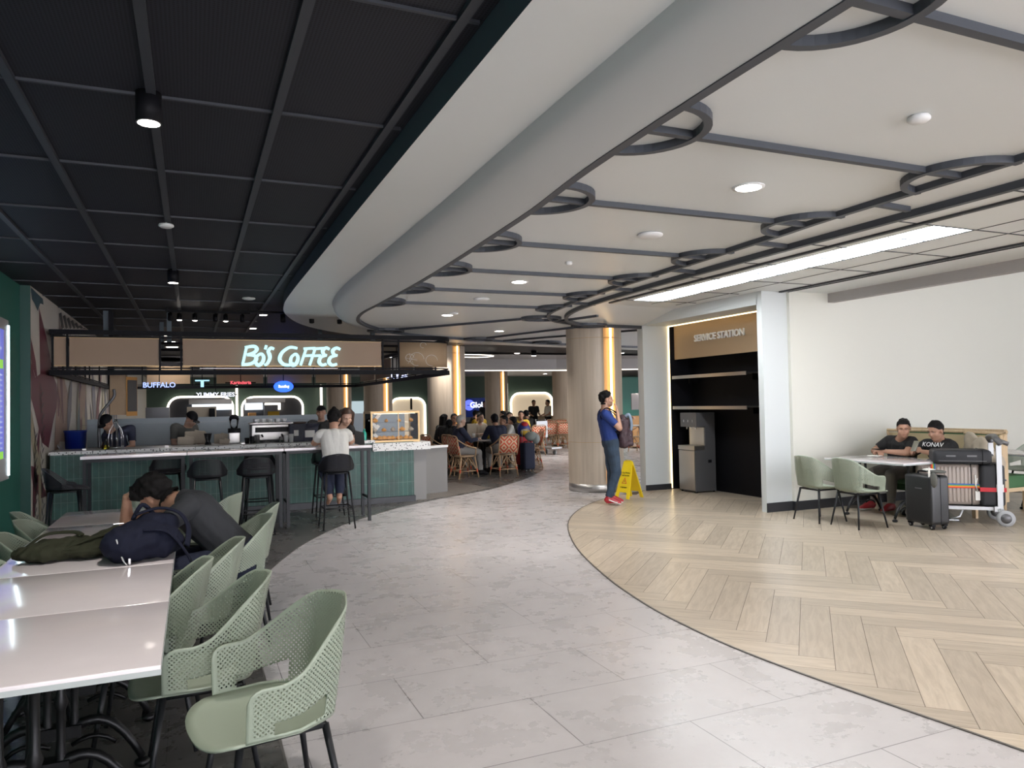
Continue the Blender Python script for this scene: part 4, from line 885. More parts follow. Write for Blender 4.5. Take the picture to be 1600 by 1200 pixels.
m = MB(); m.tube(spline([(.145, .10, .045), (.15, .05, .055), (.145, -.03, .09)], 5), .009, 6); m.tube(spline([(-.135, .16, .045), (-.14, .11, .055), (-.13, .04, .09)], 5), .009, 6); m.build('shoe_stripe', 'sole', mb_)
# backpack on his front, with straps
bp = thing('backpack', (5.80, 9.82, 1.0), rzb, 'dark maroon backpack hanging on the chest of the standing man', 'backpack'); maroon = mat('maroon_nylon', (.045, .022, .028), .6, var=.3, vscale=25, bump=.3, bscale=60)
m = MB(); m.box((0, .23, .08), (.30, .17, .46), bev=.08); m.ell((0, .23, .26), (.13, .09, .10)); m.box((0, .32, .0), (.24, .10, .26), bev=.045); m3, V3, N3, F3 = remesh(m, .010, 3); bpy.data.meshes.remove(m3); V3 += N3*np.array([noise.noise(Vector(v)*18)*.014 for v in V3])[:, None]; npart('bag_body', V3, F3, maroon, bp)
m = MB(); m.tube(spline([(.10, .20, .28), (.14, .10, .40), (.14, -.04, .465), (.15, -.12, .37), (.13, -.08, .25), (.12, .14, .08)], 6), .022, 8, flat=.35); m.tube(spline([(-.10, .20, .28), (-.14, .10, .40), (-.14, -.04, .465), (-.15, -.12, .37), (-.13, -.08, .25), (-.12, .14, .08)], 6), .022, 8, flat=.35); m.build('strap', 'black', bp)
m = MB(); m.tube(spline([(.05, .27, .33), (.07, .31, .36), (.08, .34, .28), (.06, .35, .18), (.04, .34, .1)], 5), .026, 8); m.build('hanging_cloth', mat('pale_blue_cloth', (.22, .28, .36), .8), bp)
MB().box((.12, .325, .05), (.05, .004, .008)).build('logo_tab', 'paper', bp)
# ---- two men at the right table
JA = dict(pel=(9.12, 7.40, .56), neck=(8.93, 7.28, .98), head=(8.80, 7.12, 1.125), hipR=(9.08, 7.50, .55), hipL=(9.08, 7.31, .55), knR=(8.66, 7.52, .50), knL=(8.66, 7.22, .50), anR=(8.60, 7.5, .09), anL=(8.62, 7.2, .09), toR=(8.44, 7.52, .035), toL=(8.46, 7.2, .035), shR=(8.93, 7.47, .94), shL=(8.94, 7.10, .93), elR=(8.80, 7.60, .80), elL=(8.76, 7.05, .80), wrR=(8.62, 7.37, .80), wrL=(8.60, 7.27, .82))
person('man in plain black t-shirt leaning on the white table, head turned to his neighbour', (9.05, 7.4, 0), PI/2, JA, shirt='tee_black', pants='khaki', shoes='shoe_red', hair='hair', world=True, fwd=(-.75, -.60, -.28), upv=(-.2, -.15, 1), sleeve=.72, build=1.16, hs=1.02, hairt=.008, extra=dict(nR=(0, 0, 1), cR=.5, nL=(0, .3, 1), cL=.5))
JB = dict(pel=(9.16, 6.72, .56), neck=(9.00, 6.76, .96), head=(8.90, 6.73, 1.10), hipR=(9.12, 6.82, .55), hipL=(9.12, 6.63, .55), knR=(8.70, 6.85, .50), knL=(8.70, 6.6, .50), anR=(8.66, 6.9, .09), anL=(8.7, 6.6, .09), toR=(8.50, 6.9, .035), toL=(8.54, 6.6, .035), shR=(8.98, 6.95, .90), shL=(8.99, 6.57, .90), elR=(8.82, 7.02, .80), elL=(8.78, 6.60, .80), wrR=(8.69, 6.86, .86), wrL=(8.66, 6.74, .84))
pB, HB, RB = person('man in black printed t-shirt looking down at the phone in his hands', (9.1, 6.72, 0), PI/2, JB, shirt='tee_black', pants='dnavy', shoes='black', hair='hair', world=True, fwd=(-.92, .05, -.38), upv=(-.35, 0, .94), sleeve=.8, build=1.14, hs=1.04, hairt=.007, extra=dict(nR=(.3, 0, 1), cR=.6, nL=(-.3, 0, 1), cL=.7))
tx = text_mesh('shirt_print', 'KONAV', .085, .002, 'white', pB, (0, 0, 0)); tx.matrix_world = Matrix.Translation((8.872, 6.755, .865)) @ Matrix.Rotation(-PI/2, 4, 'Z') @ Matrix.Rotation(math.radians(68), 4, 'X')
tx.parent = None; _mw = tx.matrix_world.copy(); bpy.context.view_layer.update(); tx.parent = pB; tx.matrix_basis = (Matrix.Translation((9.1, 6.72, 0)) @ Matrix.Rotation(PI/2, 4, 'Z')).inverted() @ Matrix.Translation((8.868, 6.76, .895)) @ Matrix.Rotation(-PI/2, 4, 'Z') @ Matrix.Rotation(math.radians(68), 4, 'X')
o = MB().box((0, 0, 0), (.012, .075, .15), bev=.005).build('phone', mat('phone_case', (.16, .15, .11), .3), None, (8.60, 6.80, .91)); o.rotation_euler = (0, .5, 0); tag(o, 'phone in a patterned case held up by the man in the printed t-shirt', 'phone')
o = MB().box((0, 0, 0), (.07, .15, .01), bev=.003).build('phone', 'black', None, (8.56, 7.33, .845)); tag(o, 'black phone lying in the folded hands of the left seated man', 'phone')
o = MB().box((0, 0, 0), (.10, .16, .012), bev=.004).build('paper_slip', 'paper', None, (8.46, 7.30, .762), .2); tag(o, 'small white paper lying on the table before the left seated man', 'paper')
# ---- woman in white on a stool, and the woman facing her
Jw = seated(lean=.16, zs=.76, feet=.22, arm='table', spread=.07); Jw['head'] = (.03, .30, 1.40); Jw['neck'] = (0, .17, 1.25)
for S_, s in (('R', 1), ('L', -1)):
    Jw['kn'+S_] = (s*.11, .36, .74); Jw['an'+S_] = (s*.06, .16, .38); Jw['to'+S_] = (s*.07, .27, .30); Jw['el'+S_] = (s*.24, .28, 1.09); Jw['wr'+S_] = (s*.14, .46, 1.08); Jw['sh'+S_] = (s*.175, .15, 1.20)
person('person in white t-shirt with hair in a bun, seated with the back to the camera', (1.70, 9.72, 0), 0, Jw, shirt='tee_white', pants='dnavy', shoes=None, hair='hair', hairst='bun', fwd=(.3, .85, -.4), sleeve=.55, vox=.0075, build=1.0)
Jw2 = seated(lean=.22, zs=.76, feet=.22, arm='table', spread=.07, head=(.02, -.07))
for S_, s in (('R', 1), ('L', -1)): Jw2['kn'+S_] = (s*.10, .34, .72); Jw2['an'+S_] = (s*.08, .17, .36); Jw2['to'+S_] = (s*.09, .28, .30); Jw2['head'] = (-.13, .34, 1.41); Jw2['neck'] = (-.06, .24, 1.27)
person('woman with reddish hair seated across the bar table, face half hidden', (1.90, 11.08, 0), PI, Jw2, shirt='tee_black', pants='dnavy', hair='brownhair', hairst='long', skin='skin2', fwd=(0, .9, -.4), vox=.01)
o = MB().box((0, 0, .085), (.155, .01, .21), bev=.003).build('tablet', 'black', None, (2.12, 10.28, 1.05)); o.rotation_euler = (-.5, .25, .3); tag(o, 'dark tablet propped in the hands of the person in white', 'tablet')
# ---- staff in the kiosk
person('cafe worker in grey with a dark cap, head bowed over the counter', (-.12, 13.3, 0), PI+.7, dict(standing(1.6), head=(0, .16, 1.40), neck=(0, .05, 1.27)), shirt='grey_cloth', pants='black', hairst='cap', fwd=(0, .8, -.6), vox=.012)
person('worker bending away by the blue bin, dark cap and clothes', (-1.05, 13.1, 0), 2.6, dict(standing(1.6), head=(0, .30, 1.38), neck=(0, .18, 1.25)), shirt='dnavy', pants='black', hairst='cap', fwd=(0, .7, -.6), vox=.014)
person('cafe worker in black cap standing behind the person in white', (2.12, 13.6, 0), PI-.3, dict(standing(1.58)), shirt='tee_dark', pants='black', hairst='cap', vox=.012)
# ---- diners in the middle distance: (label, px, py of the head, Y, facing, clothes...)
def diner(lab, px, Y, face, zs=.46, **kw):
    P_ = atY(px, 690, Y); J_ = seated(lean=kw.pop('lean', .14), arm=kw.pop('arm', 'table'), feet=kw.pop('feet', .42), head=kw.pop('hd', (0, 0))); kw.setdefault('vox', .014)
    return person(lab, (P_.x, P_.y, 0), face-PI/2, J_, group='people at the rattan tables', **kw)
diner('grey-haired man in a navy jacket and light grey trousers sitting side-on at the rattan table', 714, 15.3, .1, shirt='dnavy', pants='khaki', hair='greyhair', skin='skin2', sleeve=2, vox=.011, lean=.05, feet=.5)
diner('broad man in a dark navy shirt seen from behind at the rattan table', 784, 15.3, PI/2, shirt='dnavy', pants='khaki', sleeve=2, vox=.011, lean=.3, build=1.12)
diner('woman with long black hair seated left of the grey-haired man', 683, 17.3, .2, shirt='tee_black', hair='hair', hairst='long', pants='black')
diner('person in black bent low beside the woman with long hair', 696, 16.5, .9, shirt='tee_black', pants='black', hd=(.05, -.12))
diner('man with short black hair behind the grey-haired man, facing the camera', 706, 18.0, -PI/2, shirt='tee_dark', pants='black')
diner('woman in a pale top facing the camera between the standing menus', 744, 18.0, -1.3, shirt='beige', pants='black', skin='skin2')
diner('child in a patterned white shirt at the middle table', 762, 18.7, 2.8, shirt='tee_white', pants='jeans')
diner('person in a mustard top farther back behind the tables', 752, 22.5, PI/2, shirt='yellow', pants='black')
diner('man in grey beside the broad man in navy', 792, 18.5, -PI/2, shirt='grey_cloth', pants='black', skin='skin2')
diner('woman in a white top leaning over the table, right of the man in navy', 803, 16.2, PI, shirt='tee_white', pants='black', hd=(.04, -.05))
diner('person in black bending by the parked suitcases', 817, 17.0, 2.4, shirt='tee_black', pants='black', hd=(.05, -.1))
diner('woman in white blouse seated farther back, facing left', 797, 21.5, 2.8, shirt='tee_white', pants='black', skin='skin2')
diner('person with a yellow and red bag strap seated in the background', 815, 20.5, -2.0, shirt='yellow', pants='black')
diner('man in dark shirt with his back turned at a far table', 829, 21.8, 1.8, shirt='tee_black', pants='black')
diner('person in black seated far back under the blue sign', 735, 25, 0, shirt='tee_black', pants='black')
for lab, px, Y, sh_, fc in [('man in black standing before the lit arch', 834, 30, 'tee_black', -PI/2), ('man in a pale shirt bending over near the lit arch', 856, 29, 'tee_white', PI), ('staff member in dark clothes seen under the blue sign', 757, 33, 'tee_dark', -PI/2)]:
    P_ = atY(px, 640, Y); person(lab, (P_.x, P_.y, 0), fc-PI/2, standing(1.68), shirt=sh_, pants='black', vox=.016, group='people standing in the far hall')
# ================================================================ RATTAN CHAIRS AND ROUND TABLES
def make_rattan():
    t = thing('rattan_chair', (0, 0, 0), 0, 'x', 'chair'); fz = 'rattan_frame'
    s = MB(); s.lathe([(.0, .44), (.19, .44), (.215, .45), (.215, .47), (.19, .475), (0, .475)], 20, (0, 0, 0)); s.build('seat', 'tan2', t)
    m = MB(); uv = []; n = 8
    for j in range(2):
        for i in range(n+1):
            a = -.85+1.7*i/n; x = .235*math.sin(a)/math.sin(.85)*.9; y = -.20-.05*math.cos(a)-j*.05; m.v.append((x, y, .50+j*.36)); uv.append((x+.12, j*.36+.119))
    for i in range(n): m.f.append((i, i+1, n+2+i, n+1+i)); m.m.append(0); m.sm.append(True)
    b = m.build('backrest', 'weave', t, uv=uv); md = b.modifiers.new('t', 'SOLIDIFY'); md.thickness = .012
    f = MB(); f.tube(spline([(-.22, -.2, .45), (-.23, -.26, .66), (-.21, -.29, .87), (0, -.31, .89), (.21, -.29, .87), (.23, -.26, .66), (.22, -.2, .45)], 5), .014, 8); f.build('back_frame', fz, t)
    for s_ in (-1, 1):
        a = MB(); a.tube(spline([(s_*.22, -.27, .82), (s_*.28, -.10, .70), (s_*.27, .10, .64), (s_*.21, .17, .60), (s_*.19, .17, .46)], 5), .013, 8); a.build('armrest', fz, t)
        for q in (-1, 1): MB().tube([(s_*.17, q*.16, .45), (s_*.22, q*.22-(.03 if q < 0 else 0), 0)], [.015, .013], 8).build('leg', fz, t)
    x = MB()
    for s_ in (-1, 1): x.tube([(s_*.19, -.2, .16), (0, -.15, .43)], .009, 6); x.tube([(s_*.20, -.2, .16), (s_*.16, .0, .43)], .009, 6); x.tube([(s_*.20, .2, .16), (s_*.16, .0, .43)], .009, 6); x.tube([(s_*.19, .2, .16), (0, .15, .43)], .009, 6)
    x.tube([(-.2, -.21, .15), (.2, -.21, .15), (.2, .2, .15), (-.2, .2, .15)], .009, 6, closed=True); x.build('brace', fz, t)
    r = MB()
    for s_ in (-1, 1):
        for q in (-1, 1): r.tube([(s_*.203, q*.20-.01, .19), (s_*.209, q*.208-.012, .12)], .019, 8)
        r.tube([(s_*.222, -.24, .60), (s_*.222, -.25, .68)], .019, 8)
    r.build('binding', 'rattan_red', t); return t
rat0 = make_rattan(); ru = []
def rattan(px, Y, face, lab, grp='red woven rattan chairs at the near round table'):
    P_ = atY(px, 690, Y); return place(rat0, (P_.x, P_.y, .002), face-PI/2, lab, grp, ru)
rattan(725, 14.95, .15, 'red and cream woven rattan chair the grey-haired man sits on')
rattan(716, 15.65, .2, 'red woven rattan chair just behind the grey-haired man')
rattan(683, 16.1, .2, 'red woven rattan chair under the long-haired woman, beside the grey partition')
rattan(786, 14.95, PI/2+.1, 'red and cream rattan chair with a diamond woven back, under the broad man in navy')
rattan(800, 16.3, 2.9, 'red rattan chair behind the navy man, partly hidden by the suitcase')
rattan(829, 16.6, 2.9, 'red rattan chair right of the black suitcase of which two legs show')
rattan(731, 17.6, -PI/2, 'red rattan chair on the far side of the near round table', 'red woven rattan chairs farther back')
for i, (px, Y, fc) in enumerate([(772, 20, 1.4), (761, 21, 0), (836, 20.2, 1.6), (858, 22.5, 1.5), (876, 22.4, 1.6), (890, 22.6, 1.6), (868, 25.5, -1.5), (884, 25.8, -1.5), (997, 19.5, 1.9)]):
    rattan(px, Y, fc, ['rattan chair in front of the lit middle column', 'rattan chair left of the lit middle column', 'rattan chair beside the parked trolley in the background', 'background rattan chair, leftmost of the row before the far column', 'background rattan chair in the middle of the row before the far column', 'background rattan chair touching the large pale column in the picture', 'rattan chair behind the far row, left one', 'rattan chair behind the far row, right one', 'rattan chair seen in the gap between the pale column and the service recess'][i], 'red woven rattan chairs farther back')
def round_table(px, Y, r, lab):
    P_ = atY(px, 690, Y); t = thing('round_table', (P_.x, P_.y, 0), 0, lab, 'table', 'round tables in the dining area')
    MB().lathe([(0, .72), (r-.01, .72), (r, .73), (r, .745), (r-.01, .755), (0, .755)], 28).build('tabletop', 'lgrey', t); MB().lathe([(.25, 0), (.25, .02), (.05, .06), (.035, .1), (.035, .66), (.12, .72)], 16).build('pedestal', 'iron', t); return P_
P1 = round_table(757, 16.1, .62, 'grey round table with cups where the grey-haired man sits')
P2 = round_table(838, 21, .5, 'round table in the background by the parked trolley'); round_table(872, 24, .7, 'round table between the two far rows of rattan chairs'); round_table(750, 20.5, .5, 'round table in the background left of the lit middle column'); round_table(1000, 21, .5, 'round table seen in the gap beside the service recess')
for i, (dx, dy, h_) in enumerate([(-.3, -.1, .13), (-.1, .15, .11), (.02, -.2, .16), (.12, .02, .19), (.3, -.15, .12), (.2, .2, .14)]):
    m = MB(); m.lathe([(0, 0), (.028, 0), (.038, h_), (.03, h_)], 12); o = m.build('paper_cup', ['paper', 'beige', 'yellow'][i % 3], None, (P1.x+dx, P1.y+dy, .756))
    tag(o, ['white paper cup at the left of the near round table', 'beige cup at the back of the near round table', 'mustard cup at the front of the near round table', 'tallest cup on the near round table', 'beige cup nearest the man in navy', 'mustard cup at the far right of the near round table'][i], 'cup', 'cups on the near round table')
# standing menu holders
for px, Y, z, lab, mm in [(731, 17.9, 1.12, 'dark standing menu board behind the round table', 'black'), (737, 16.45, 1.0, 'pale standing menu card on the round table', 'beige')]:
    P_ = atY(px, 690, Y); m = MB(); m.box((0, 0, 0), (.22, .02, .34)); mm == 'black' and m.box((0, 0, -.5), (.03, .03, .86)); o = m.build('menu_stand', mm, None, (P_.x, P_.y, .76+.171)); tag(o, lab, 'menu stand')
# luggage by the round table
def suitcase(name, loc, rz, d, mm, lab, cat='suitcase', group=None, wheels=True, handle=0, ridges=0):
    t = thing(name, loc, rz, lab, cat, group); w, dp, h_ = d; m = MB(); m.box((0, 0, .055+h_/2), (w, dp, h_), bev=min(.045, dp*.22))
    m.build('shell', mm, t)
    if ridges:
        r = MB()
        for i in range(ridges):
            x = -w/2+.07+(w-.14)*i/(ridges-1)
            for s in (-1, 1): r.box((x, s*dp/2, .055+h_/2), ((w-.14)/ridges*.5, .010, h_-.1), bev=.004)
        r.build('rib', mm, t)
    z = MB(); z.box((0, 0, .055+h_/2), (w+.004, .012, h_*.96), bev=.005); z.build('zip', 'black', t)
    hm = MB(); hm.tube(spline([(-.09, -.02, .05+h_), (-.08, -.02, .085+h_), (.08, -.02, .085+h_), (.09, -.02, .05+h_)], 4), .011, 8); hm.build('handle', 'black', t)
    if wheels:
        for sx in (-1, 1):
            for sy in (-1, 1):
                wv = MB(); T = Matrix.Translation((sx*(w/2-.05), sy*(dp/2-.045), .027)) @ Matrix.Rotation(PI/2, 4, 'X'); wv.lathe([(0, -.012), (.026, -.012), (.026, .012), (0, .012)], 14, T=T); wv.lathe([(0, -.014), (.013, -.014), (.013, .014), (0, .014)], 10, mi=1, T=T); wv.box((sx*(w/2-.05), sy*(dp/2-.045), .055), (.05, .05, .03)); wv.build('wheel', ['rub', 'paper'] if False else ['black', 'rub'], t)
    if handle:
        hh = MB(); [hh.tube([(x, dp/2-.03, h_), (x, dp/2-.03, h_+handle)], .009, 8) for x in (-.08, .08)]; hh.tube([(-.09, dp/2-.03, h_+handle), (.09, dp/2-.03, h_+handle)], .014, 8); hh.build('pull_handle', 'alu', t)
    return t
P_ = atY(824, 700, 15.5); suitcase('suitcase', (P_.x, P_.y, 0), .1, (.28, .24, .60), 'dnavy', 'dark upright suitcase parked right of the near round table', handle=.34)
o = MB().ell((0, 0, 0), (.17, .10, .11)).ell((.1, -.02, -.06), (.1, .08, .12)).build('grey_bag', mat('grey_green_cloth', (.25, .28, .27), .8), None, (P_.x+.10, P_.y-.02, .80)); tag(o, 'grey soft bag draped on top of the dark suitcase by the round table', 'bag')
P_ = atY(819, 700, 16.0); m = MB(); m.ell((0, 0, .16), (.16, .12, .19)); m.ell((0, -.07, .1), (.12, .08, .10), 1); m.ell((0, -.02, .27), (.1, .1, .07), 2); o = m.build('colourful_backpack', ['blue', 'yellow', 'red'], None, (P_.x, P_.y, .78)); tag(o, 'small red, blue and yellow backpack above the parked suitcases', 'backpack')
tq = thing('luggage_stack', (P_.x, P_.y, 0), 0, 'red wheeled bag under the colourful backpack', 'suitcase'); MB().box((0, 0, .44), (.34, .26, .66), bev=.05).build('shell', 'red', tq); MB().box((0, 0, .06), (.26, .2, .1)).build('wheel_base', 'black', tq)
# parked airport trolley far back
P_ = atY(847, 690, 20.5); t = thing('luggage_trolley', (P_.x, P_.y, 0), .3, 'grey empty luggage trolley parked among the background tables', 'trolley'); m = MB(); m.box((0, 0, .75), (.45, .03, .5)); m.box((0, -.3, .2), (.42, .7, .04)); m.tube([(-.2, 0, .2), (-.2, .05, 1.05), (.2, .05, 1.05), (.2, 0, .2)], .018, 8); m.build('frame', 'alu', t)
for x, y in ((-.18, 0), (.18, 0), (0, -.55)): MB().lathe([(0, -.02), (.07, -.02), (.07, .02), (0, .02)], 14, T=Matrix.Translation((x, y, .07)) @ Matrix.Rotation(PI/2, 4, 'Y')).build('wheel', 'rub', t)
# ================================================================ WET FLOOR SIGN
ws = thing('wet_floor_sign', (6.36, 10.15, .004), -1.25, 'yellow folding wet floor caution sign beside the large column', 'sign')
for s in (-1, 1):
    T = Matrix.Translation((0, 0, .60)) @ Matrix.Rotation(s*math.radians(17), 4, 'X'); m = MB()
    m.prism([(-.145, -.60), (-.085, -.60), (-.075, -.50), (.075, -.50), (.085, -.60), (.145, -.60), (.085, 0), (.04, .02), (-.04, .02), (-.085, 0)], -.008, .008, T=T @ Matrix.Rotation(PI/2, 4, 'X'))
    m.build('panel', 'yellowp', ws)
    if s == 1 or s == -1:
        T2 = T @ Matrix.Translation((0, -.010*1 if s == -1 else .010, 0)); g = MB(); y = -.0105 if s == -1 else .0105
        y = -.0105
        if s == -1:
            tri = [(-.05, -.36), (.05, -.36), (0, -.26)]; g.prism(tri, 0, .002, T=T @ Matrix.Translation((0, y, 0)) @ Matrix.Rotation(PI/2, 4, 'X')); g.prism([(-.032, -.352), (.032, -.352), (0, -.283)], .0015, .003, 1, T=T @ Matrix.Translation((0, y, 0)) @ Matrix.Rotation(PI/2, 4, 'X')); g.box((0, y-.004, -.325), (.008, .002, .035), 2, T=T)
            g.build('warning_print', ['redp', 'yellowp', 'black'], ws)
            for tx_, z_, sz in (('CAUTION', -.20, .035), ('WET FLOOR', -.24, .026), ('CUIDADO', -.43, .028)):
                tm = text_mesh('caution_text', tx_, sz, .0005, 'black', ws, bold=.0006); tm.matrix_basis = T @ Matrix.Translation((0, y-.001, z_)) @ Matrix.Rotation(PI/2, 4, 'X')
# ================================================================ SERVICE STATION FITTINGS
o = thing('service_sign_board', (7.86, 9.52, 2.58), 0, 'tan woven header board with raised white service station lettering', 'sign'); MB().box((0, 0, 0), (.03, 2.80, .60)).build('board', 'tan2', o)
tt_ = text_mesh('lettering', 'SERVICE STATION', .155, .012, 'white', o, (-.035, .17, -.03), (PI/2, 0, -PI/2), bold=.0035, sx=1.0)
for z, lab in ((1.97, 'upper stainless steel shelf in the dark service recess'), (1.44, 'lower stainless steel shelf in the dark service recess')):
    t = thing('steel_shelf', (7.98, 9.93, z), 0, lab, 'shelf', 'steel shelves in the service recess'); MB().box((0, 0, 0), (.44, 1.9, .02)).build('shelf_board', 'steel', t); MB().box((-.22, 0, -.01), (.012, 1.9, .055)).build('front_lip', 'steel', t)
    m = MB(); [m.box((.12, y, -.06), (.2, .02, .1)) for y in (-.8, .8)]; m.build('bracket', 'black', t)
dsp = thing('water_dispenser', (7.90, 10.43, .005), 0, 'tall grey and stainless water dispenser in the service recess', 'water dispenser')
m = MB(); m.b2(-.20, -.22, .02, .22, .22, .78); m.b2(.02, -.22, .78, .22, .22, 1.34); m.b2(-.16, -.22, 1.10, .03, .22, 1.34); m.build('cabinet', 'dsteel', dsp)
MB().b2(-.212, -.215, .04, -.20, .215, .70).build('front_door', 'steel', dsp); MB().b2(-.215, -.225, .715, .0, .225, .785).build('drip_tray', 'steel', dsp); MB().b2(.008, -.20, .79, .02, .20, 1.09).build('back_plate', 'steel', dsp)
m = MB(); [m.tube([(-.10, y, 1.11), (-.10, y, 1.06)], .012, 8) for y in (-.12, 0, .12)]; m.build('tap', 'chrome', dsp)
m = MB(); [m.box((-.163, y, 1.20), (.006, .012, .04)) for y in (-.12, 0, .12)]; m.build('lever', 'chrome', dsp); MB().box((.10, -.222, .52), (.07, .004, .05)).build('side_grille', 'black', dsp)
m = MB(); [m.lathe([(.02, 0), (.02, .022)], 10, (x, y, 0)) for x in (-.17, .19) for y in (-.19, .19)]; m.build('foot', 'black', dsp)
o = MB().b2(7.735, 10.93, .02, 7.75, 10.945, 2.86).build('vertical_light_strip', 'ledw'); tag(o, 'thin warm vertical light strip at the left edge of the service recess', 'light strip')
o = MB().b2(7.72, 8.15, 2.856, 7.745, 10.93, 2.868).build('header_light_strip', 'ledw'); tag(o, 'thin warm light strip along the top of the service recess', 'light strip')
o = thing('door_knob', (8.215, 8.6, .45), 0, 'small round knob low at the right side of the dark recess', 'knob'); MB().lathe([(.03, 0), (.03, .01), (.012, .015), (.012, .035), (.026, .045), (.026, .06), (0, .065)], 14, T=Matrix.Rotation(-PI/2, 4, 'Y')).build('knob', 'chrome', o)
# ================================================================ BENCHES RIGHT
b = thing('cane_back_bench', (9.25, 7.1, 0), 0, 'pale wood bench with cane back and green upholstery behind the seated men', 'bench')
fr = MB(); fr.tube(spline([(.24, -.85, .02), (.24, -.85, .98), (.24, -.78, 1.06), (.24, .78, 1.06), (.24, .83, .98), (.24, .83, .02)], 4), .022, 8); fr.build('back_frame', 'wood', b)
fr = MB(); fr.tube([(.22, -.85, 1.04), (.22, -.85, .12)], .02, 8); fr.tube(spline([(.21, -.36, 1.05), (.21, -.42, 1.0), (.21, -.42, .5)], 4), .014, 8); fr.build('frame_post', 'wood', b)
MB().box((.245, 0, .80), (.012, 1.62, .46)).build('cane_panel', 'cane', b)
MB().box((0, 0, .40), (.46, 1.62, .12), bev=.02).build('seat', 'greenseat', b); MB().box((.27, -.05, .36), (.03, 1.6, .34)).build('back_upholstery', 'greenseat', b)
for x in (-.18, .18):
    for y in (-.75, .75): MB().box((x, y, .17), (.05, .05, .34)).build('leg', 'wood', b)
b = thing('green_bench', (9.98, 7.1, 0), 0, 'green upholstered bench end with wooden legs right of the trolley', 'bench')
MB().box((0, 0, .40), (.62, 1.4, .16), bev=.02).build('seat', 'greenseat', b); MB().box((0, 0, .30), (.62, 1.4, .05)).build('seat_rail', 'wood', b)
MB().box((-.25, 0, .77), (.05, 1.44, .60), bev=.015).build('backrest', 'greenseat', b); fr = MB(); fr.box((-.27, -.73, .62), (.06, .04, .92)); fr.box((-.27, .73, .62), (.06, .04, .92)); fr.box((-.27, 0, 1.08), (.06, 1.5, .04)); fr.build('back_frame', 'wood', b)
for x in (-.24, .26):
    for y in (-.64, .64): MB().box((x, y, .14), (.05, .05, .28)).build('leg', 'wood', b)
# ================================================================ LUGGAGE GROUP
sc1 = suitcase('suitcase', (7.97, 6.17, .005), -1.73, (.42, .26, .575), 'suit_black', 'black hard-shell cabin suitcase standing upright in front of the trolley', ridges=0)
m = MB(); m.box((.02, -.132, .47), (.10, .004, .012)); m.build('badge', 'dsteel', sc1)
o = MB(); o.add([], []); m = MB(); m.ell((.10, 0, .02), (.11, .10, .02)); m.ell((.16, -.10, -.07), (.055, .03, .09)); m.ell((0, 0, .03), (.1, .04, .02), 1); m.ell((.12, -.12, -.02), (.012, .012, .10), 1)
jc = m.build('folded_jacket', ['grey_cloth', 'paper'], None, (7.97, 6.12, .655), -1.73); tag(jc, 'grey garment with a white strap hung over the upright black suitcase', 'garment')
tr = thing('luggage_trolley', (8.69, 6.27, 0), -0.8, 'airport luggage trolley loaded with suitcases, grey handle and wheels', 'trolley')
m = MB(); m.box((-.12, .18, .20), (.95, .03, .04)); m.box((-.12, -.20, .20), (.95, .03, .04)); m.box((-.12, 0, .205), (.9, .34, .012)); m.box((.34, 0, .2), (.05, .5, .06)); m.tube([(.36, -.24, .2), (.40, -.27, .09)], .02, 8); m.tube([(.36, .24, .2), (.40, .27, .09)], .02, 8); m.build('platform', 'alu', tr)
m = MB(); m.box((.38, -.22, .58), (.055, .03, .76)); m.box((.38, .22, .58), (.055, .03, .76)); m.box((.39, 0, .34), (.02, .44, .22)); m.build('upright', 'alu', tr)
m = MB(); m.tube(spline([(.40, -.27, .97), (.36, -.22, 1.03), (.38, 0, 1.05), (.36, .22, 1.03), (.40, .27, .97)], 5), .035, 10); m.tube([(.34, -.22, 1.03), (.48, -.22, .97)], .028, 8); m.build('handle_bar', 'dsteel', tr)
for x, y in ((.42, -.28), (.42, .28), (-.52, -.12), (-.52, .12)):
    r_ = .095 if x > 0 else .075; m = MB(); m.lathe([(r_*.55, -.018), (r_, -.02), (r_, .02), (r_*.55, .018)], 22, T=Matrix.Translation((x, y, r_+.003)) @ Matrix.Rotation(PI/2, 4, 'X')); m.lathe([(0, -.022), (r_*.6, -.022), (r_*.6, .022), (0, .022)], 18, mi=1, T=Matrix.Translation((x, y, r_+.003)) @ Matrix.Rotation(PI/2, 4, 'X')); m.build('wheel', ['rub', 'dsteel'], tr)
m = MB(); m.tube([(.0, -.2, .19), (-.05, -.26, .10), (-.14, -.26, .07)], .012, 8); m.box((-.12, -.26, .06), (.12, .05, .015)); m.build('brake_pedal', 'alu', tr)
def case_lying(name, loc, rz, d, mm, lab, ribs=0, strap=None):
    t = thing(name, loc, rz, lab, 'suitcase'); w, dp, h_ = d; MB().box((0, 0, h_/2), d, bev=.05).build('shell', mm, t)
    if ribs:
        m = MB()
        for i in range(ribs):
            x = -w/2+.06+(w-.14)*i/(ribs-1); m.box((x, -dp/2-.002, h_/2), (.022, .012, h_-.08), bev=.004); m.box((x, 0, h_+.001), (.022, dp-.08, .010), bev=.004)
        m.build('rib', mm, t)
    MB().box((w/2-.10, 0, h_/2), (.008, dp+.008, h_+.008), bev=.003).build('zip', 'black', t)
    m = MB(); m.tube(spline([(w/2, -.07, h_*.62), (w/2+.03, -.05, h_*.6), (w/2+.03, .05, h_*.6), (w/2, .07, h_*.62)], 3), .012, 8); m.build('handle', 'dsteel', t); return t
c1 = case_lying('suitcase', (8.578, 6.356, .225), -0.8, (.68, .27, .50), 'suit_tan', 'taupe ribbed hard-shell suitcase with a rainbow luggage strap on the trolley', 14)
rb = [mat('strap_'+n_, c_, .6) for n_, c_ in (('red', (.7, .04, .02)), ('orange', (.8, .25, .02)), ('green', (.1, .35, .08)), ('blue', (.03, .10, .4)))]
m = MB()
for i in range(4): m.box((0, -.006, .215+i*.013), (.705, .288, .013), i)
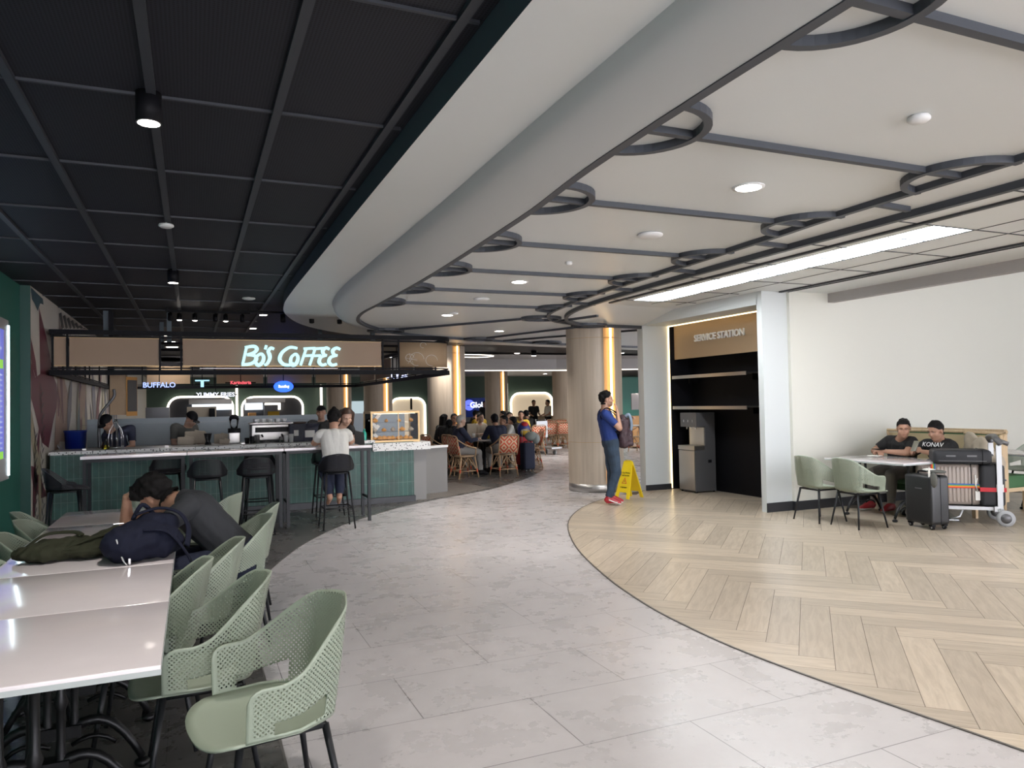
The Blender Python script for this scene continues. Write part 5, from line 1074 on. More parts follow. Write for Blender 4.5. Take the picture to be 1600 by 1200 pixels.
for i in range(4): m.box((-.18+i*.012, 0, .255), (.012, .295, .523), i)
m.build('luggage_strap', rb, c1)
m = MB(); m.box((.30, -.155, .12), (.05, .006, .11)); m.tube([(.30, -.155, .33), (.28, -.16, .25), (.30, -.155, .17)], .007, 6); m.box((.28, -.155, .3), (.012, .006, .14)); m.build('tag', 'paper', c1)
c2 = case_lying('suitcase', (8.909, 6.044, .225), -0.8, (.26, .42, .50), 'suit_fab', 'black fabric suitcase standing at the handle end of the trolley'); m = MB(); m.box((0, -.214, .2), (.27, .006, .05), 0); m.box((.07, -.22, .22), (.075, .006, .09), 1); m.build('tag', ['red', 'paper'], c2)
c3 = case_lying('suitcase', (8.654, 6.235, .727), -0.8, (.62, .42, .17), 'suit_fab', 'black soft suitcase lying on top of the taupe one')
m = MB(); [m.box((x, -.212, .10), (.10, .006, .02)) for x in (-.12, .10)]; m.box((0, -.212, .04), (.5, .004, .006)); m.build('pull_tab', 'dsteel', c3)
m = MB(); m.ell((0, 0, .12), (.14, .10, .16)); m.ell((.15, .02, .15), (.09, .08, .17)); m.ell((-.14, 0, .09), (.12, .10, .11)); m3, V3, N3, F3 = remesh(m, .012, 2); bpy.data.meshes.remove(m3); V3 += N3*np.array([noise.noise(Vector(v)*16)*.02 for v in V3])[:, None]
V3[:, 2] -= V3[:, 2].min(); V3 *= np.array([1.25, 1.25, 1.75]); bg = thing('beige_bag', (9.27, 6.36, .462), 1.2, 'crumpled beige bag standing on the cane-backed bench behind the loaded trolley', 'bag'); npart('bag_body', V3, F3, 'beige', bg)
# ================================================================ BAGS ON THE LONG TABLE
def soft(ms, vox=.01, sm=4, wr=.012, sc=12):
    m3, V3, N3, F3 = remesh(ms, vox, sm); bpy.data.meshes.remove(m3)
    V3 += N3*np.array([noise.noise(Vector(v)*sc)*wr+noise.noise(Vector((v[0]*30, v[1]*9, v[2]*30)))*wr*.5 for v in V3])[:, None]; V3[:, 2] = np.maximum(V3[:, 2], .002); return V3, F3
bk = thing('backpack', (-.25, 4.62, .751), .15, 'navy backpack lying on the white table before the hunched man', 'backpack')
m = MB(); m.ell((0, 0, .10), (.19, .17, .11)); m.ell((-.10, -.05, .09), (.13, .14, .10)); m.ell((.06, .06, .15), (.13, .12, .09)); m.ell((.10, -.02, .09), (.10, .13, .09)); m.box((-.03, -.02, .08), (.32, .26, .14), bev=.05)
V3, F3 = soft(m); npart('bag_body', V3, F3, 'navy', bk)
m = MB(); m.tube(spline([(-.04, .05, .235), (.08, .06, .26), (.18, .02, .23), (.22, -.04, .15), (.20, -.12, .06)], 6), .020, 8, flat=.4); m.tube(spline([(-.02, -.12, .17), (.10, -.14, .15), (.19, -.18, .03), (.215, -.2, -.06), (.20, -.2, -.16)], 6), .022, 8, flat=.3); m.tube(spline([(-.05, .1, .2), (0, .12, .28), (.06, .12, .22)], 5), .012, 8); m.build('strap', 'navy', bk)
m = MB(); m.tube(spline([(-.15, -.16, .14), (-.12, -.17, .03), (-.10, -.17, .0)], 4), .004, 5); m.box((-.09, -.175, .02), (.01, .006, .03)); m.box((-.13, -.03, .205), (.05, .008, .004)); m.build('zip_pull', 'chrome', bk)
jk = thing('olive_jacket_bag', (-.60, 4.84, .751), -.30, 'olive green cloth bag lying flat on the white table left of the navy backpack', 'bag')
m = MB(); m.ell((0, 0, .05), (.26, .16, .06)); m.ell((-.16, -.08, .045), (.16, .13, .05)); m.ell((.18, .08, .07), (.17, .13, .075)); m.ell((.28, .14, .08), (.11, .11, .08)); m.cone((-.27, -.10, .04), (.15, -.02, .07), .04, .06)
V3, F3 = soft(m, .008, 2, .026, 9); npart('bag_body', V3, F3, 'olive', jk)
m = MB(); m.tube(spline([(-.27, -.02, .06), (-.20, .06, .12), (-.05, .06, .13), (.02, .0, .12)], 6), .016, 8, flat=.4); m.tube(spline([(-.02, -.13, .06), (.1, -.08, .11), (.22, .0, .13)], 6), .008, 6); m.build('strap', 'olive', jk); m = MB(); [m.lathe([(.006, 0), (.009, .004), (.006, .006)], 10, (.21+i*.035, .03+i*.02, .142)) for i in range(3)]; m.build('eyelet', 'chrome', jk)
# ================================================================ MENU SCREEN ON THE GREEN WALL
ms = thing('menu_screen', (-1.955, 9.3, 1.72), 0, 'wall-mounted menu screen with blue text lines in a pale lit frame', 'screen')
m = MB(); m.b2(0, -1.2, .78, .03, .74, .90); m.b2(0, -1.2, -.90, .03, .74, -.66); m.b2(0, .60, -.66, .03, .74, .78); m.build('frame', 'lgrey', ms)
MB().b2(0, -1.2, -.66, .012, .60, .78).build('panel', mat('screen_blue', (.04, .04, .2), .3, emis=(.07, .08, .34), es=.9), ms)
MB().b2(.03, .69, -.86, .045, .715, .84).build('light_tube', 'ledc', ms)
m = MB(); m.b2(.012, -1.2, .34, .014, .56, .44, 1); m.b2(.012, -1.2, -.66, .014, .56, -.58, 1); rr = random.Random(5)
for i in range(15):
    z = .26-i*.058; y1 = .52; 
    for j in range(3): w_ = rr.uniform(.05, .16); m.b2(.012, y1-w_, z, .014, y1, z+.018, 0); y1 -= w_+.05
for j in range(3): m.b2(.012, .50-j*.12, .55, .014, .42-j*.12, .58, 0)
m.build('screen_text', [emat('screen_text', (.5, .55, .9), .6), emat('screen_green', (.25, .6, .05), .7)], ms)
# ================================================================ KIOSK EQUIPMENT
pt = MB().b2(-.035, -.035, 1.50, .035, .035, 3.14).build('hanging_post', 'black', None, (-1.17, 13.25, 0)); tag(pt, 'black post hanging from the ceiling beside the amber menu box', 'post')
mbx = thing('hanging_menu_box', (-1.06, 13.3, 1.80), -.0, 'amber wooden hanging box with a menu panel on its side', 'menu box'); MB().b2(-.13, -.12, -.30, .10, .12, .34).build('box', 'tan2', mbx)
m = MB(); m.prism([(.10, -.14), (.24, .12), (.10, .12)], -.32, .30); m.build('angled_face', 'orange', mbx)
T = Matrix.Translation((.172, -.015, 0)) @ Matrix.Rotation(math.atan2(.26, .14), 4, 'Z'); m = MB(); m.box((0, -.006, 0), (.24, .01, .50), T=T); m.build('menu_panel', 'dsteel', mbx)
gl = MB(); gl.tube(spline([(-1.32, 13.0, .95), (-1.32, 13.0, 1.40), (-1.28, 13.0, 1.55), (-1.12, 13.0, 1.78), (-1.12, 13.0, 1.9)], 5), .022, 8); o = gl.build('curved_pipe', 'dsteel'); tag(o, 'grey bent pipe rising from the counter to the hanging post', 'pipe')
def item(name, px, Y, z, lab, cat, fn, mats, grp=None, rz=0):
    P_ = atY(px, 690, Y); m = MB(); fn(m); o = m.build(name, mats, None, (P_.x, Y, z), rz); return tag(o, lab, cat, grp)
CT = 1.021
item('oil_bottle', 165, 12.15, CT, 'small glass flask of yellow oil on the counter by the mural', 'bottle', lambda m: (m.lathe([(0, 0), (.05, 0), (.052, .03), (.035, .09), (.012, .13), (.012, .18), (0, .18)], 14), m.lathe([(0, .002), (.053, .002), (.055, .05), (0, .05)], 14, mi=1)), ['glass', 'yglass'])
item('glass_cloche', 181, 12.3, CT, 'clear domed glass rack of cups at the left of the counter', 'glassware', lambda m: [m.tube([(.10*math.cos(a)*s, .1*math.sin(a)*s, z) for s, z in ((1, 0), (1, .16), (.8, .26), (.35, .34), (.15, .42))], .004, 6) for a in [2*PI*i/9 for i in range(9)]]+[m.lathe([(.10, 0), (.105, .01), (.10, .02)], 20)], ['glass' if False else 'chrome'])
item('blue_bin', 118, 13.0, .9, 'blue plastic bin behind the left end of the counter', 'bin', lambda m: m.lathe([(0, 0), (.13, 0), (.15, .36), (.16, .36), (.16, .38), (0, .38)], 20), 'blue')
item('open_lid', 97, 12.9, 1.0, 'tilted grey lid leaning at the left end of the counter', 'lid', lambda m: m.box((0, 0, .13), (.02, .25, .32), T=Matrix.Rotation(-.6, 4, 'Y')), 'dsteel')
item('blender_cup', 325, 12.3, CT, 'dark tapered blender cup standing on the counter', 'blender cup', lambda m: m.lathe([(0, 0), (.05, 0), (.04, .03), (.03, .05), (.055, .16), (.06, .17), (0, .17)], 16), 'black')
item('blender', 366, 12.4, CT, 'blender with a clear jug and black lid beside the stacked cups', 'blender', lambda m: (m.box((0, 0, .09), (.17, .17, .18), 0, bev=.015), m.box((0, -.01, .20), (.18, .18, .07), 1, bev=.01), m.lathe([(.05, .235), (.075, .38), (.07, .38)], 14, mi=2), m.lathe([(0, .38), (.078, .38), (.06, .43), (.03, .45), (0, .45)], 14, mi=1)), ['steel', 'black', 'glass'])
item('espresso_machine', 423, 12.5, CT, 'low stainless espresso machine with white cups on top', 'coffee machine', lambda m: (m.box((0, 0, .16), (.62, .42, .26), 0, bev=.02), m.box((0, -.02, .30), (.66, .46, .025), 0, bev=.008), m.box((0, -.215, .20), (.5, .01, .08), 1), [m.lathe([(0, .31), (.03, .31), (.042, .37), (.036, .37)], 12, (x, y, 0), 2) for x in (-.22, -.12, -.02, .1, .2) for y in (-.1, .08)], [m.tube([(x, -.22, .12), (x, -.34, .10)], .014, 8, 1) for x in (-.15, .15)], m.box((0, 0, .015), (.6, .5, .03), 1)), ['steel', 'black', 'white'])
item('point_of_sale_box', 474, 12.3, CT, 'navy box-shaped appliance with two paper notices on its back', 'appliance', lambda m: (m.box((0, 0, .14), (.46, .34, .28), 0, bev=.012), m.box((-.13, -.172, .14), (.07, .004, .09), 1), m.box((.08, -.172, .12), (.15, .004, .11), 1)), ['dnavy', 'paper'])
item('brown_tray', 468, 12.3, CT+.282, 'small dark brown tray on top of the navy appliance', 'tray', lambda m: m.lathe([(0, 0), (.10, 0), (.12, .03), (.11, .03), (.09, .012), (0, .012)], 16), 'brownhair')
for i, (px, w_, h_, Y) in enumerate([(290, .24, .12, 12.6), (305, .3, .20, 12.75), (345, .2, .15, 12.6), (350, .15, .08, 12.25)]):
    item('paper_bag', px, Y, CT, ['crumpled brown paper bag at the left of the pile on the counter', 'tall folded brown paper bag at the back of the pile', 'brown paper package leaning at the right of the pile', 'flat brown paper wrap in front of the blender'][i], 'paper bag', lambda m: (m.box((0, 0, h_/2), (w_, .14, h_), bev=.02), m.box((.02, -.02, h_), (w_*.6, .1, .03), bev=.01, T=Matrix.Rotation(.3, 4, 'Y'))), 'beige', 'brown paper bags on the counter')
for i, px in enumerate([386, 394, 402, 440, 447, 455]):
    item('cup_stack', px, 12.15 if i < 3 else 12.1, CT, ['dark stacked cups right of the blender', 'second stack of cups right of the blender', 'third stack of cups before the espresso machine', 'clear cup right of the espresso machine', 'white cup left of the navy appliance', 'white tub against the navy appliance'][i], 'cup', lambda m: m.lathe([(0, 0), (.03, 0), (.038, .09+.02*(i % 3)), (0, .09+.02*(i % 3))], 12), ['black', 'black', 'dsteel', 'glass', 'white', 'white'][i], 'cups on the counter')
for i, (px, z) in enumerate([(587, 1.12), (583, 1.22), (590, 1.32), (586, 1.03)]):
    o = MB().box((0, 0, 0), (.05, .03, .17)).build('price_card', 'paper', None, (atY(px, 690, 12.0).x, 12.0, z+.06)); o.rotation_euler = (0, -.7 if i % 2 else .7, 0); tag(o, ['slanting white card lowest left of the pastry case', 'second slanting white card left of the pastry case', 'topmost slanting white card left of the pastry case', 'bottom white card by the foot of the pastry case'][i], 'card', 'white cards beside the pastry case')
bt = thing('water_bottle', (2.52, 11.86, .967), 0, 'turquoise see-through bottle standing on the terrazzo slab', 'bottle'); MB().lathe([(0, 0), (.035, 0), (.037, .02), (.034, .09), (.037, .15), (.025, .19), (.014, .205), (0, .205)], 16).build('bottle_body', mat('teal_plastic', (.02, .40, .30), .15), bt); MB().lathe([(0, .205), (.017, .205), (.017, .235), (0, .235)], 12).build('cap', mat('teal_cap', (.02, .3, .24), .4), bt)
# pastry case
pc = thing('pastry_case', (3.02, 12.1, .967), -.0, 'brass-framed glass pastry case with lit shelves of baked goods', 'display case')
m = MB(); W_, D_, H_ = .78, .55, .50
for x in (-W_/2, W_/2):
    for y in (-D_/2, D_/2): m.box((x, y, H_/2), (.025, .025, H_))
for z in (.02, H_-.012):
    for x in (-W_/2, W_/2): m.box((x, 0, z), (.03, D_, .035))
    for y in (-D_/2, D_/2): m.box((0, y, z), (W_, .03, .035))
m.box((.05, -D_/2, H_/2), (.012, .012, H_)); m.build('frame', 'brass', pc); m = MB(); m.box((0, 0, .03), (W_-.02, D_-.02, .01)); m.build('floor_plate', 'beige', pc); MB().box((0, 0, H_-.01), (W_, D_, .012)).build('roof', 'brass', pc)
m = MB(); [m.box((0, .03, z), (W_-.04, D_-.12, .006)) for z in (.17, .32)]; m.build('glass_shelf', 'lowglass', pc)
m = MB(); m.box((0, -D_/2+.002, H_/2), (W_-.03, .003, H_-.05)); [m.box((x, 0, H_/2), (.003, D_-.03, H_-.05)) for x in (-W_/2, W_/2)]; m.build('glass_pane', 'lowglass', pc); MB().box((0, -D_/2+.04, H_-.03), (W_-.1, .015, .01)).build('light_strip', emat('case_led', (1, .8, .5), 3), pc)
rr = random.Random(9); fi = None
LZ = [(.036, 'bottom shelf', 9), (.174, 'middle shelf', 5), (.324, 'top shelf', 4)]
for z, nm, cnt in LZ:
    for i in range(cnt):
        x = -.30+.6*i/(cnt-1); s = rr.uniform(.8, 1.15); m = MB(); m.ell((0, 0, .028*s), (.038*s, .05*s, .028*s)); m.ell((0, .0, .038*s), (.025*s, .03*s, .03*s))
        o = m.build('pastry', 'pastry' if nm != 'middle shelf' or i % 2 else 'beige', None, (3.02+x, 12.02+rr.uniform(-.05, .05), .967+z), rr.random()*3)
        tag(o, 'golden pastry on the %s of the case, %s' % (nm, 'at the left end' if i == 0 else 'at the right end' if i == cnt-1 else 'counted %s from the left' % ['', 'second', 'third', 'fourth', 'fifth', 'sixth', 'seventh', 'eighth'][i]), 'pastry', 'pastries in the glass case')
# ================================================================ CEILING FITTINGS
def downlight(x, y, z, r, lab, spot=30, surf=False, grp='round recessed ceiling lights'):
    t = thing('ceiling_light', (x, y, z), 0, lab, 'ceiling light', grp)
    if surf:
        MB().lathe([(r, -.15), (r, 0)], 24).build('housing', 'black', t); MB().lathe([(r*.82, -.152), (r*.98, -.152), (r, -.14), (r*.82, -.14)], 24).build('trim_ring', 'dsteel', t); MB().lathe([(0, -.153), (r*.85, -.153), (r*.85, -.14), (0, -.14)], 24).build('diffuser', 'lamp', t); zz = -.16
    else:
        MB().lathe([(r*.85, -.006), (r*1.15, -.006), (r*1.15, .002), (r*.85, .002)], 28).build('trim_ring', 'white', t); MB().lathe([(0, -.008), (r*.9, -.008), (r*.9, .0), (0, .0)], 28).build('diffuser', 'lamp', t); zz = -.02
    if spot:
        l = bpy.data.lights.new('lamp', 'SPOT'); l.energy = spot*2.3; l.spot_size = math.radians(125); l.spot_blend = .9; l.color = (1, .94, .88); l.shadow_soft_size = .08; lo = bpy.data.objects.new('lamp', l); COL.objects.link(lo); lo.parent = t; lo.location = (0, 0, zz)
for x, y, lab in [(3.15, 3.58, 'recessed downlight nearest on the white ceiling, right of centre'), (3.23, 7.25, 'small recessed downlight in the middle of the white ceiling'), (3.42, 10.27, 'recessed downlight with a bright rim above the cafe side'), (5.08, 12.33, 'recessed downlight farthest on the white ceiling')]: downlight(x, y, ZM-.001, .085, lab, 55 if y < 5 else 66)
for x, y, lab in [(-.19, 4.07, 'black cylinder spotlight nearest on the dark ceiling, lit underneath'), (-.19, 9.17, 'smaller black cylinder spotlight farther on the dark ceiling')]: downlight(x, y, 3.148, .06, lab, 40, True, 'black cylinder ceiling lights')
def disc(x, y, z, r, lab, nm='smoke_detector', cat='smoke detector', drop=0):
    m = MB(); m.lathe([(0, -.03-drop), (r*.7, -.03-drop), (r, -.018-drop), (r, -.008-drop), (r*.9, -drop), (0, -drop)], 26)
    if drop: m.tube([(0, 0, 0), (0, 0, -drop)], .008, 8)
    o = m.build(nm, 'white', None, (x, y, z)); tag(o, lab, cat)
disc(3.12, 2.39, ZM, .05, 'small white round cover on the ceiling, upper right', 'ceiling_cover', 'ceiling cover'); disc(3.29, 4.86, ZM, .10, 'larger white round access point on the middle of the ceiling', 'wireless_access_point', 'access point')
disc(3.22, 6.09, ZM, .035, 'tiny white round sprinkler cover on the ceiling', 'sprinkler_cover', 'ceiling cover'); disc(3.29, 8.54, ZM, .10, 'flat round vent in the white ceiling near the cafe', 'ceiling_vent', 'vent'); disc(3.42, 10.0, ZM, .07, 'white round cover just before the downlight by the cafe', 'ceiling_cover', 'ceiling cover')
disc(-.19, 6.76, 3.14, .06, 'white round sprinkler plate on the dark ceiling', 'sprinkler_plate', 'sprinkler', .03); disc(.75, 11.2, 3.148, .09, 'pale round ceiling speaker on the dark ceiling above the cafe name', 'ceiling_speaker', 'speaker')
for i, (x, y) in enumerate([(3.2, .9), (3.2, -1.6), (3.2, -4.2)]): downlight(x, y, ZM-.001, .085, 'added recessed downlight of the white ceiling, unseen behind the viewpoint, %s' % ['nearest', 'middle', 'farthest back'][i], [60, 75, 75][i])  # unseen lamps added to brighten the near floor and ceiling
for i, (x, y) in enumerate([(-.19, 1.5), (-.19, -1.2), (-.19, -3.8), (-1.4, -.2)]): downlight(x, y, 3.148, .06, 'added black cylinder spotlight, unseen behind the viewpoint, %s' % ['nearest', 'middle', 'farthest back', 'by the green wall'][i], 55, True, 'black cylinder ceiling lights')  # added out of view to light the near left side
for i, (x, y) in enumerate([(7.25, 3.4), (7.25, .6), (5.3, 1.8), (5.3, -1.6), (7.25, -3.2)]): downlight(x, y, 3.049, .085, 'added recessed downlight in the tiled ceiling outside the picture, %s' % ['by the bulkhead near the seated men', 'by the bulkhead farther back', 'left of the lit panels', 'left row farther back', 'farthest back'][i], [45, 45, 12, 30, 45][i])  # more lamps added out of view, their floor bounce lifts the ceilings
# kiosk inner lamps
for i, (x, y) in enumerate([tuple(atZ(258, 524, 3.14))[:2], tuple(atZ(263, 537, 3.14))[:2], tuple(atZ(266, 546, 2.97))[:2], tuple(atZ(269, 553, 2.97))[:2], (1.1, 13.2), (2.4, 13.2), (1.1, 15.5), (2.6, 15.5)]):
    downlight(x, y, 3.147 if y < 24 else 2.975, .08 if i > 3 else .15, ['bright round light above the canopy, nearest of four in a row', 'bright round light above the canopy, second of four', 'bright round light above the canopy, third of four', 'bright round light above the canopy, farthest of four', 'round light over the cafe work area, left of the middle', 'round light over the cafe work area on the right', 'round light over the back of the cafe, left', 'round light over the back of the cafe, right'][i], 16)
# track lights
tk = thing('track_light_rail', atY(326, 508, 12.6), 0, 'black ceiling track with six small spotlights left of the cafe name', 'track light')
tk.location.z = 3.08; MB().b2(-.62, -.02, 0, .62, .02, .03).build('rail', 'black', tk); MB().b2(-.6, -.01, .03, -.58, .01, .07).build('hanger', 'black', tk); MB().b2(.58, -.01, .03, .6, .01, .07).build('hanger', 'black', tk)
for i, x in enumerate((-.55, -.42, -.2, .1, .25, .5)):
    h = MB(); h.tube([(x, 0, -.03), (x, -.05, -.13)], .035, 10); h.tube([(x, 0, 0), (x, 0, -.05)], .01, 6); sp_ = h.build('spot_head', 'black', tk)
    if i in (1, 2, 4): MB().lathe([(0, 0), (.033, 0), (.033, .004), (0, .004)], 12, T=Matrix.Translation((x, -.051, -.133)) @ Matrix.Rotation(.37, 4, 'X')).build('lens', 'lamp', sp_)
tk = thing('track_light_rail', atY(462, 512, 12.4), 0, 'black ceiling track with three unlit spotlights above the cafe name', 'track light'); tk.location.z = 3.08
MB().b2(-.9, -.02, 0, .9, .02, .03).build('rail', 'black', tk); MB().b2(-.6, -.01, .03, -.58, .01, .07).build('hanger', 'black', tk)
for x in (-.2, .25, .7): h = MB(); h.tube([(x, 0, -.02), (x, -.04, -.14)], .04, 10); h.build('spot_head', 'black', tk)
for i, (px, Y, z) in enumerate([(834, 20.5, 3.148)]): P_ = atY(px, 550, Y); downlight(P_.x, Y, z, .08, 'small black surface spotlight on the far dark ceiling', 40, True, 'black cylinder ceiling lights')
P_ = atZ(752, 553, 3.1); o = MB().box((0, 0, 0), (1.3, .8, .05)).build('ceiling_access_panel', 'lgrey', None, (6.9, 17.6, 3.12)); tag(o, 'pale rectangular air vent on the far dark ceiling', 'vent')
# ================================================================ FAR HALL
def far_soffit(y0, y1, z0, z1, x0, x1, m): return sbox('ceiling_far', x0, y0, z0, x1, y1, z1, m)
far_soffit(24, 39, 2.98, 3.1, -2, 32, 'greyceil'); struct(MB().add([(6, 21.5, 3.10), (19, 21.5, 3.10), (21, 24.0, 3.10), (6, 24.0, 3.10)], [(0, 1, 2, 3)]).build('ceiling_mirror', 'shiny'))
sf2 = MB(); pth = [(-2, 24.0), (6, 24.0), (12, 23.8), (20, 21.5), (30, 19)]
for a, b in zip(pth, pth[1:]): sf2.add([(a[0], a[1], 2.72), (b[0], b[1], 2.72), (b[0], b[1], 3.14), (a[0], a[1], 3.14)], [(0, 1, 2, 3)])
struct(sf2.build('ceiling_fascia', 'lgrey'))
m = MB(); m.strip([(a, b+.02, 2.72) for a, b in pth], .05, .03); o = m.build('cove_light_line', 'led'); tag(o, 'long thin white light line under the far ceiling edge', 'light strip')
m = MB(); m.strip([(a, b+3.2, 2.9) for a, b in pth], .06, .03); o = m.build('cove_light_line', 'led'); tag(o, 'second thin white light line deeper in the far hall', 'light strip')
P_ = atY(715, 574, 21); m = MB(); m.tube(spline([(P_.x-.4, 21, 2.98), (P_.x+.7, 21.2, 2.98), (P_.x+1.0, 20.6, 2.98), (P_.x+.5, 20.1, 2.98), (P_.x-.4, 20.0, 2.98)], 6), .012, 6); o = m.build('curved_ceiling_light', 'led'); tag(o, 'curved white light loop on the ceiling behind the canopy corner', 'light strip')
YB = 36.0
def arch(px0, px1, pyt, pyb, Y, lab, fill='arch_fill', inner=True, led='led'):
    A = atY(px0, pyt, Y); B_ = atY(px1, pyt, Y); bot = .05; top = (A.z+B_.z)/2; w = B_.x-A.x
    t = thing('wall_arch', ((A.x+B_.x)/2, Y, 0), 0, lab, 'arch', 'lit rounded openings in the far green wall'); r = min(.5, w*.25); pts = [(-w/2, 0, .0)]
    pts += [(-w/2+r-r*math.cos(a), 0, top-r+r*math.sin(a)) for a in [PI/2*i/6 for i in range(7)]]+[(w/2-r+r*math.sin(a), 0, top-r+r*math.cos(a)) for a in [PI/2*i/6 for i in range(7)]]+[(w/2, 0, 0)]
    m = MB(); m.tube(pts, .05, 6); m.build('light_outline', led, t); q = [(p[0]*.97, p[2]-.02 if p[2] > 0 else 0) for p in pts]; m = MB(); m.prism(q, -.02, .02, T=Matrix.Translation((0, .06, .04)) @ Matrix.Rotation(PI/2, 4, 'X')); m.build('recess_fill', fill, t); return t
sbox('wall_back', -2, YB+.15, 0, 30, YB+.3, 3.0, 'far_green')
arch(798, 863, 614, 650, YB, 'cream rounded opening with a bright outline behind the standing staff')
arch(610, 664, 622, 660, YB, 'rounded opening above the pastry case with shelves behind')
arch(378, 473, 620, 655, YB, 'lit rounded kitchen opening in the middle above the counter', fill='darkshop'); arch(262, 364, 620, 655, YB, 'lit rounded kitchen opening behind the cafe worker, left', fill='darkshop')
for px, lab in ((370, 'vertical light line between the two kitchen openings'), (502, 'vertical light line on the green wall left of the seated woman'), (792, 'vertical light line left of the cream opening')):
    A = atY(px, 620, YB-.3); o = MB().b2(-.05, -.03, 0, .05, .03, 2.6).build('vertical_light_line', 'led', None, (A.x, A.y, 0)); tag(o, lab, 'light strip', 'vertical light lines on the far wall')
# kitchen clutter in the openings: hood, shelves, counters
def far_box(name, px0, px1, py0, py1, Y, m, lab, cat, d=.3):
    A = atY(px0, py0, Y); B_ = atY(px1, py1, Y); B_.z = 0 if name in ('storage_cabinet', 'steel_shelf_unit', 'serving_counter', 'shop_counter', 'blue_shop_front', 'planter_counter') else B_.z; o = MB().box((0, 0, 0), (B_.x-A.x, d, A.z-B_.z), bev=.01).build(name, m, None, ((A.x+B_.x)/2, Y, (A.z+B_.z)/2)); return tag(o, lab, cat)
far_box('menu_board', 300, 362, 632, 640, YB-.15, emat('shop_white', (.8, .9, 1), 1.2), 'bright menu board strip in the left kitchen opening', 'menu board')
far_box('menu_board', 383, 410, 630, 640, YB-.15, emat('shop_white2', (.8, .9, 1), 1.2), 'bright panel at the left of the middle kitchen opening', 'menu board'); far_box('menu_board', 414, 438, 630, 640, YB-.15, 'led', 'bright panel at the right of the middle kitchen opening', 'menu board')
far_box('extractor_hood', 295, 362, 624, 631, YB-.2, 'steel', 'steel hood in the left kitchen opening', 'hood'); far_box('extractor_hood', 384, 445, 623, 629, YB-.2, 'steel', 'steel hood in the middle kitchen opening', 'hood')
far_box('storage_cabinet', 292, 338, 636, 656, 17, 'beige', 'beige cabinet with a dark handle panel behind the partition', 'cabinet'); far_box('cabinet_handle_panel', 327, 336, 638, 654, 16.8, 'black', 'black upright panel on the beige cabinet', 'panel', .04)
far_box('steel_shelf_unit', 228, 265, 637, 651, 17, 'dsteel', 'grey steel unit with holes left of the beige cabinet', 'shelf'); far_box('orange_pot', 388, 400, 645, 652, YB-.1, 'orange', 'orange pot in the middle kitchen opening', 'pot'); far_box('steel_rack', 412, 434, 633, 650, YB-.2, 'dsteel', 'steel pans in the middle kitchen opening', 'rack'); far_box('yellow_tray', 418, 436, 643, 650, YB-.25, 'yellow', 'yellow tray in the middle kitchen opening', 'tray')
far_box('blue_shop_front', 724, 762, 622, 652, 34, 'blueshop', 'dark blue shop front with a lit round emblem in the far hall', 'shop front', .2)
far_box('shop_counter', 722, 762, 652, 672, 32, 'darkshop', 'dark shop counter under the blue shop front', 'counter'); far_box('planter_counter', 800, 866, 651, 672, 31, 'tan2', 'low tan counter before the cream lit opening', 'counter', .5)
far_box('serving_counter', 985, 1008, 650, 668, 24, 'orange', 'wooden serving counter seen in the gap beside the recess', 'counter'); far_box('wall_notice', 986, 998, 615, 640, 26, 'lgrey', 'pale notice on the green wall in the gap beside the recess', 'notice', .04)
A = atY(1000, 640, 28); o = sbox('wall_far', A.x-2.5, 27.9, 0, A.x+3, 28.1, 2.6, 'green_wall')
far_box('lit_window', 601, 612, 627, 647, YB, emat('window_pale', (.6, .7, .75), .8), 'pale lit kitchen window between the two left columns', 'window'); far_box('lit_window', 545, 572, 627, 646, YB, emat('window_pale2', (.5, .62, .66), .6), 'pale service window left of the second column', 'window')
far_box('wine_bottle', 641, 644, 622, 640, YB-.05, 'black', 'dark bottle on a shelf in the opening above the pastry case', 'bottle', .08)
def sign(txt, px, py, Y, size, m, lab, sx=1, back=None):
    A = atY(px, py, Y); t = thing('shop_sign', (A.x, A.y, A.z), 0, lab, 'sign', None); text_mesh('lettering', txt, size, .01, m, t, (0, -.06, -size*.3), (PI/2, 0, 0), bold=size*.02, sx=sx)
    if back: MB().lathe([(0, 0), (back[0], 0), (back[0], .03), (0, .03)], 24, T=Matrix.Scale(back[1], 4, (0, 0, 1)) @ Matrix.Rotation(PI/2, 4, 'X')).build('backing', back[2], t)
    else: MB().box((0, 0, 0), (len(txt)*size*.62*sx, .03, .03)).build('rail', 'black', t)
    if A.z < 3.1: MB().b2(-.01, .0, 0, .01, .02, 3.14-A.z if Y < 24 else .02).build('hanger', 'black', t)
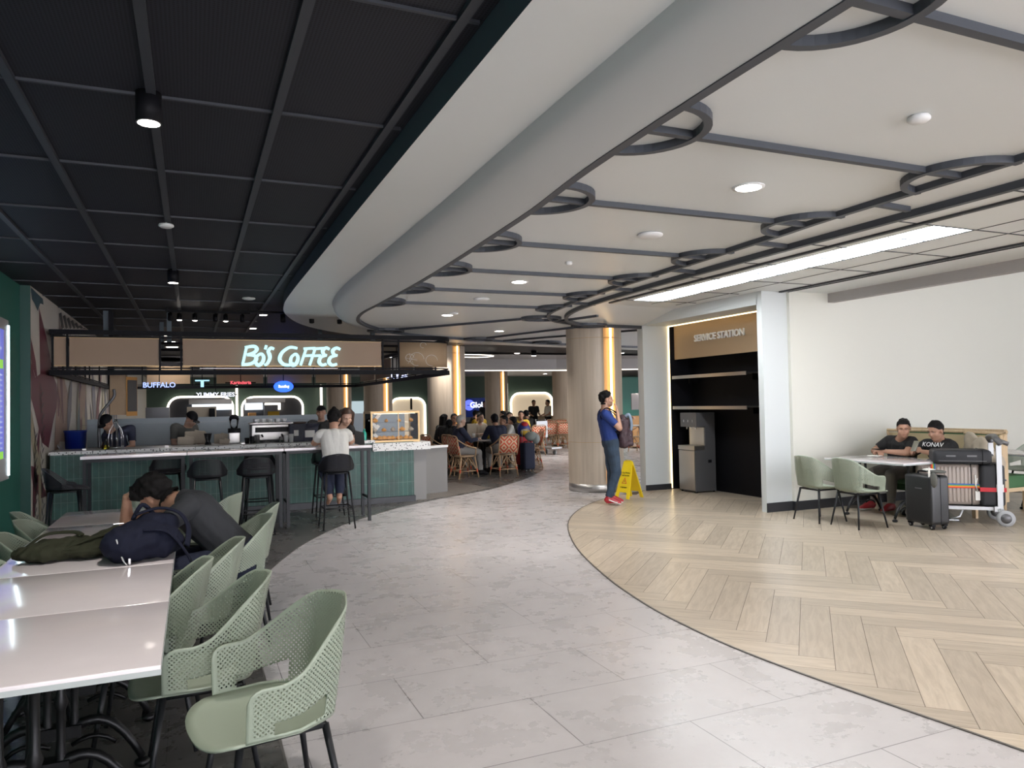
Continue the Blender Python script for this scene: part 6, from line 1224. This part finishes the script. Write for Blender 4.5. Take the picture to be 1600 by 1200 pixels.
sign('Globe', 748, 633, 33.8, .38, emat('sign_white', (.8, .85, 1), 1.2), 'white lettered sign on the dark blue shop front'); A = atY(733, 633, 33.88); o = MB().lathe([(0, 0), (.26, 0), (.26, .05), (0, .05)], 24, T=Matrix.Rotation(PI/2, 4, 'X')).build('round_emblem', emat('sign_blue', (.12, .16, 1), 1), None, (A.x, A.y, A.z)); tag(o, 'round glowing blue emblem beside the white lettered sign', 'sign')
sign('BUFFALO', 249, 602, 19.6, .17, emat('sign_bluered', (.35, .45, 1), 1.1), 'blue lettered lit shop sign seen under the canopy at the left'); sign('T', 316, 600, 19.6, .24, emat('sign_cyan', (.4, .75, 1), .9), 'pale blue capital letters of a lit shop sign behind the canopy panels', 2.2)
sign('Karinderia', 376, 598, 19.6, .115, emat('sign_red', (1, .12, .15), .9), 'red script of a lit shop sign under the canopy'); sign('Bacsilog', 443, 604, 19.6, .09, emat('sign_w', (1, 1, 1), 2), 'oval blue lit sign with white script under the canopy', .9, (.24, .6, emat('oval_blue', (.02, .08, .9), 2.2)))
sign('YUMMY FRIES', 337, 617, 23, .17, emat('sign_grey', (.7, .75, .9), 1.2), 'row of pale capitals on a shop sign above the kitchen opening'); sign('AYA', 620, 587, 19.4, .30, emat('sign_violet', (.55, .6, 1), 1.6), 'violet-white letters showing through the canopy corner gap')
# lamps added to light the far hall and dining area
for i, (x, y) in enumerate([(6.0, 18.6), (9.5, 18.6), (5, 22.5), (9.5, 21.6), (13.0, 21), (16, 19.5)]):
    downlight(x, y, 3.147, .09, 'added round light on the far dark ceiling, %s' % ['nearest left', 'nearest right', 'second row left', 'second row middle', 'second row right', 'farthest right'][i], 90)
for i, (x, y) in enumerate([(2, 28), (7, 28), (12, 27), (17, 26), (2, 33), (9, 33), (16, 33), (22, 30)]):
    downlight(x, y, 2.975, .1, 'added round light in the deep end of the hall, %s' % ['front left', 'front second', 'front third', 'front right', 'back left', 'back middle', 'back right', 'far corner'][i], 170)
for o in list(bpy.data.objects):
    if o.type == 'MESH' and not o.parent and 'kind' not in o and 'label' not in o: print('UNLABELLED', o.name)
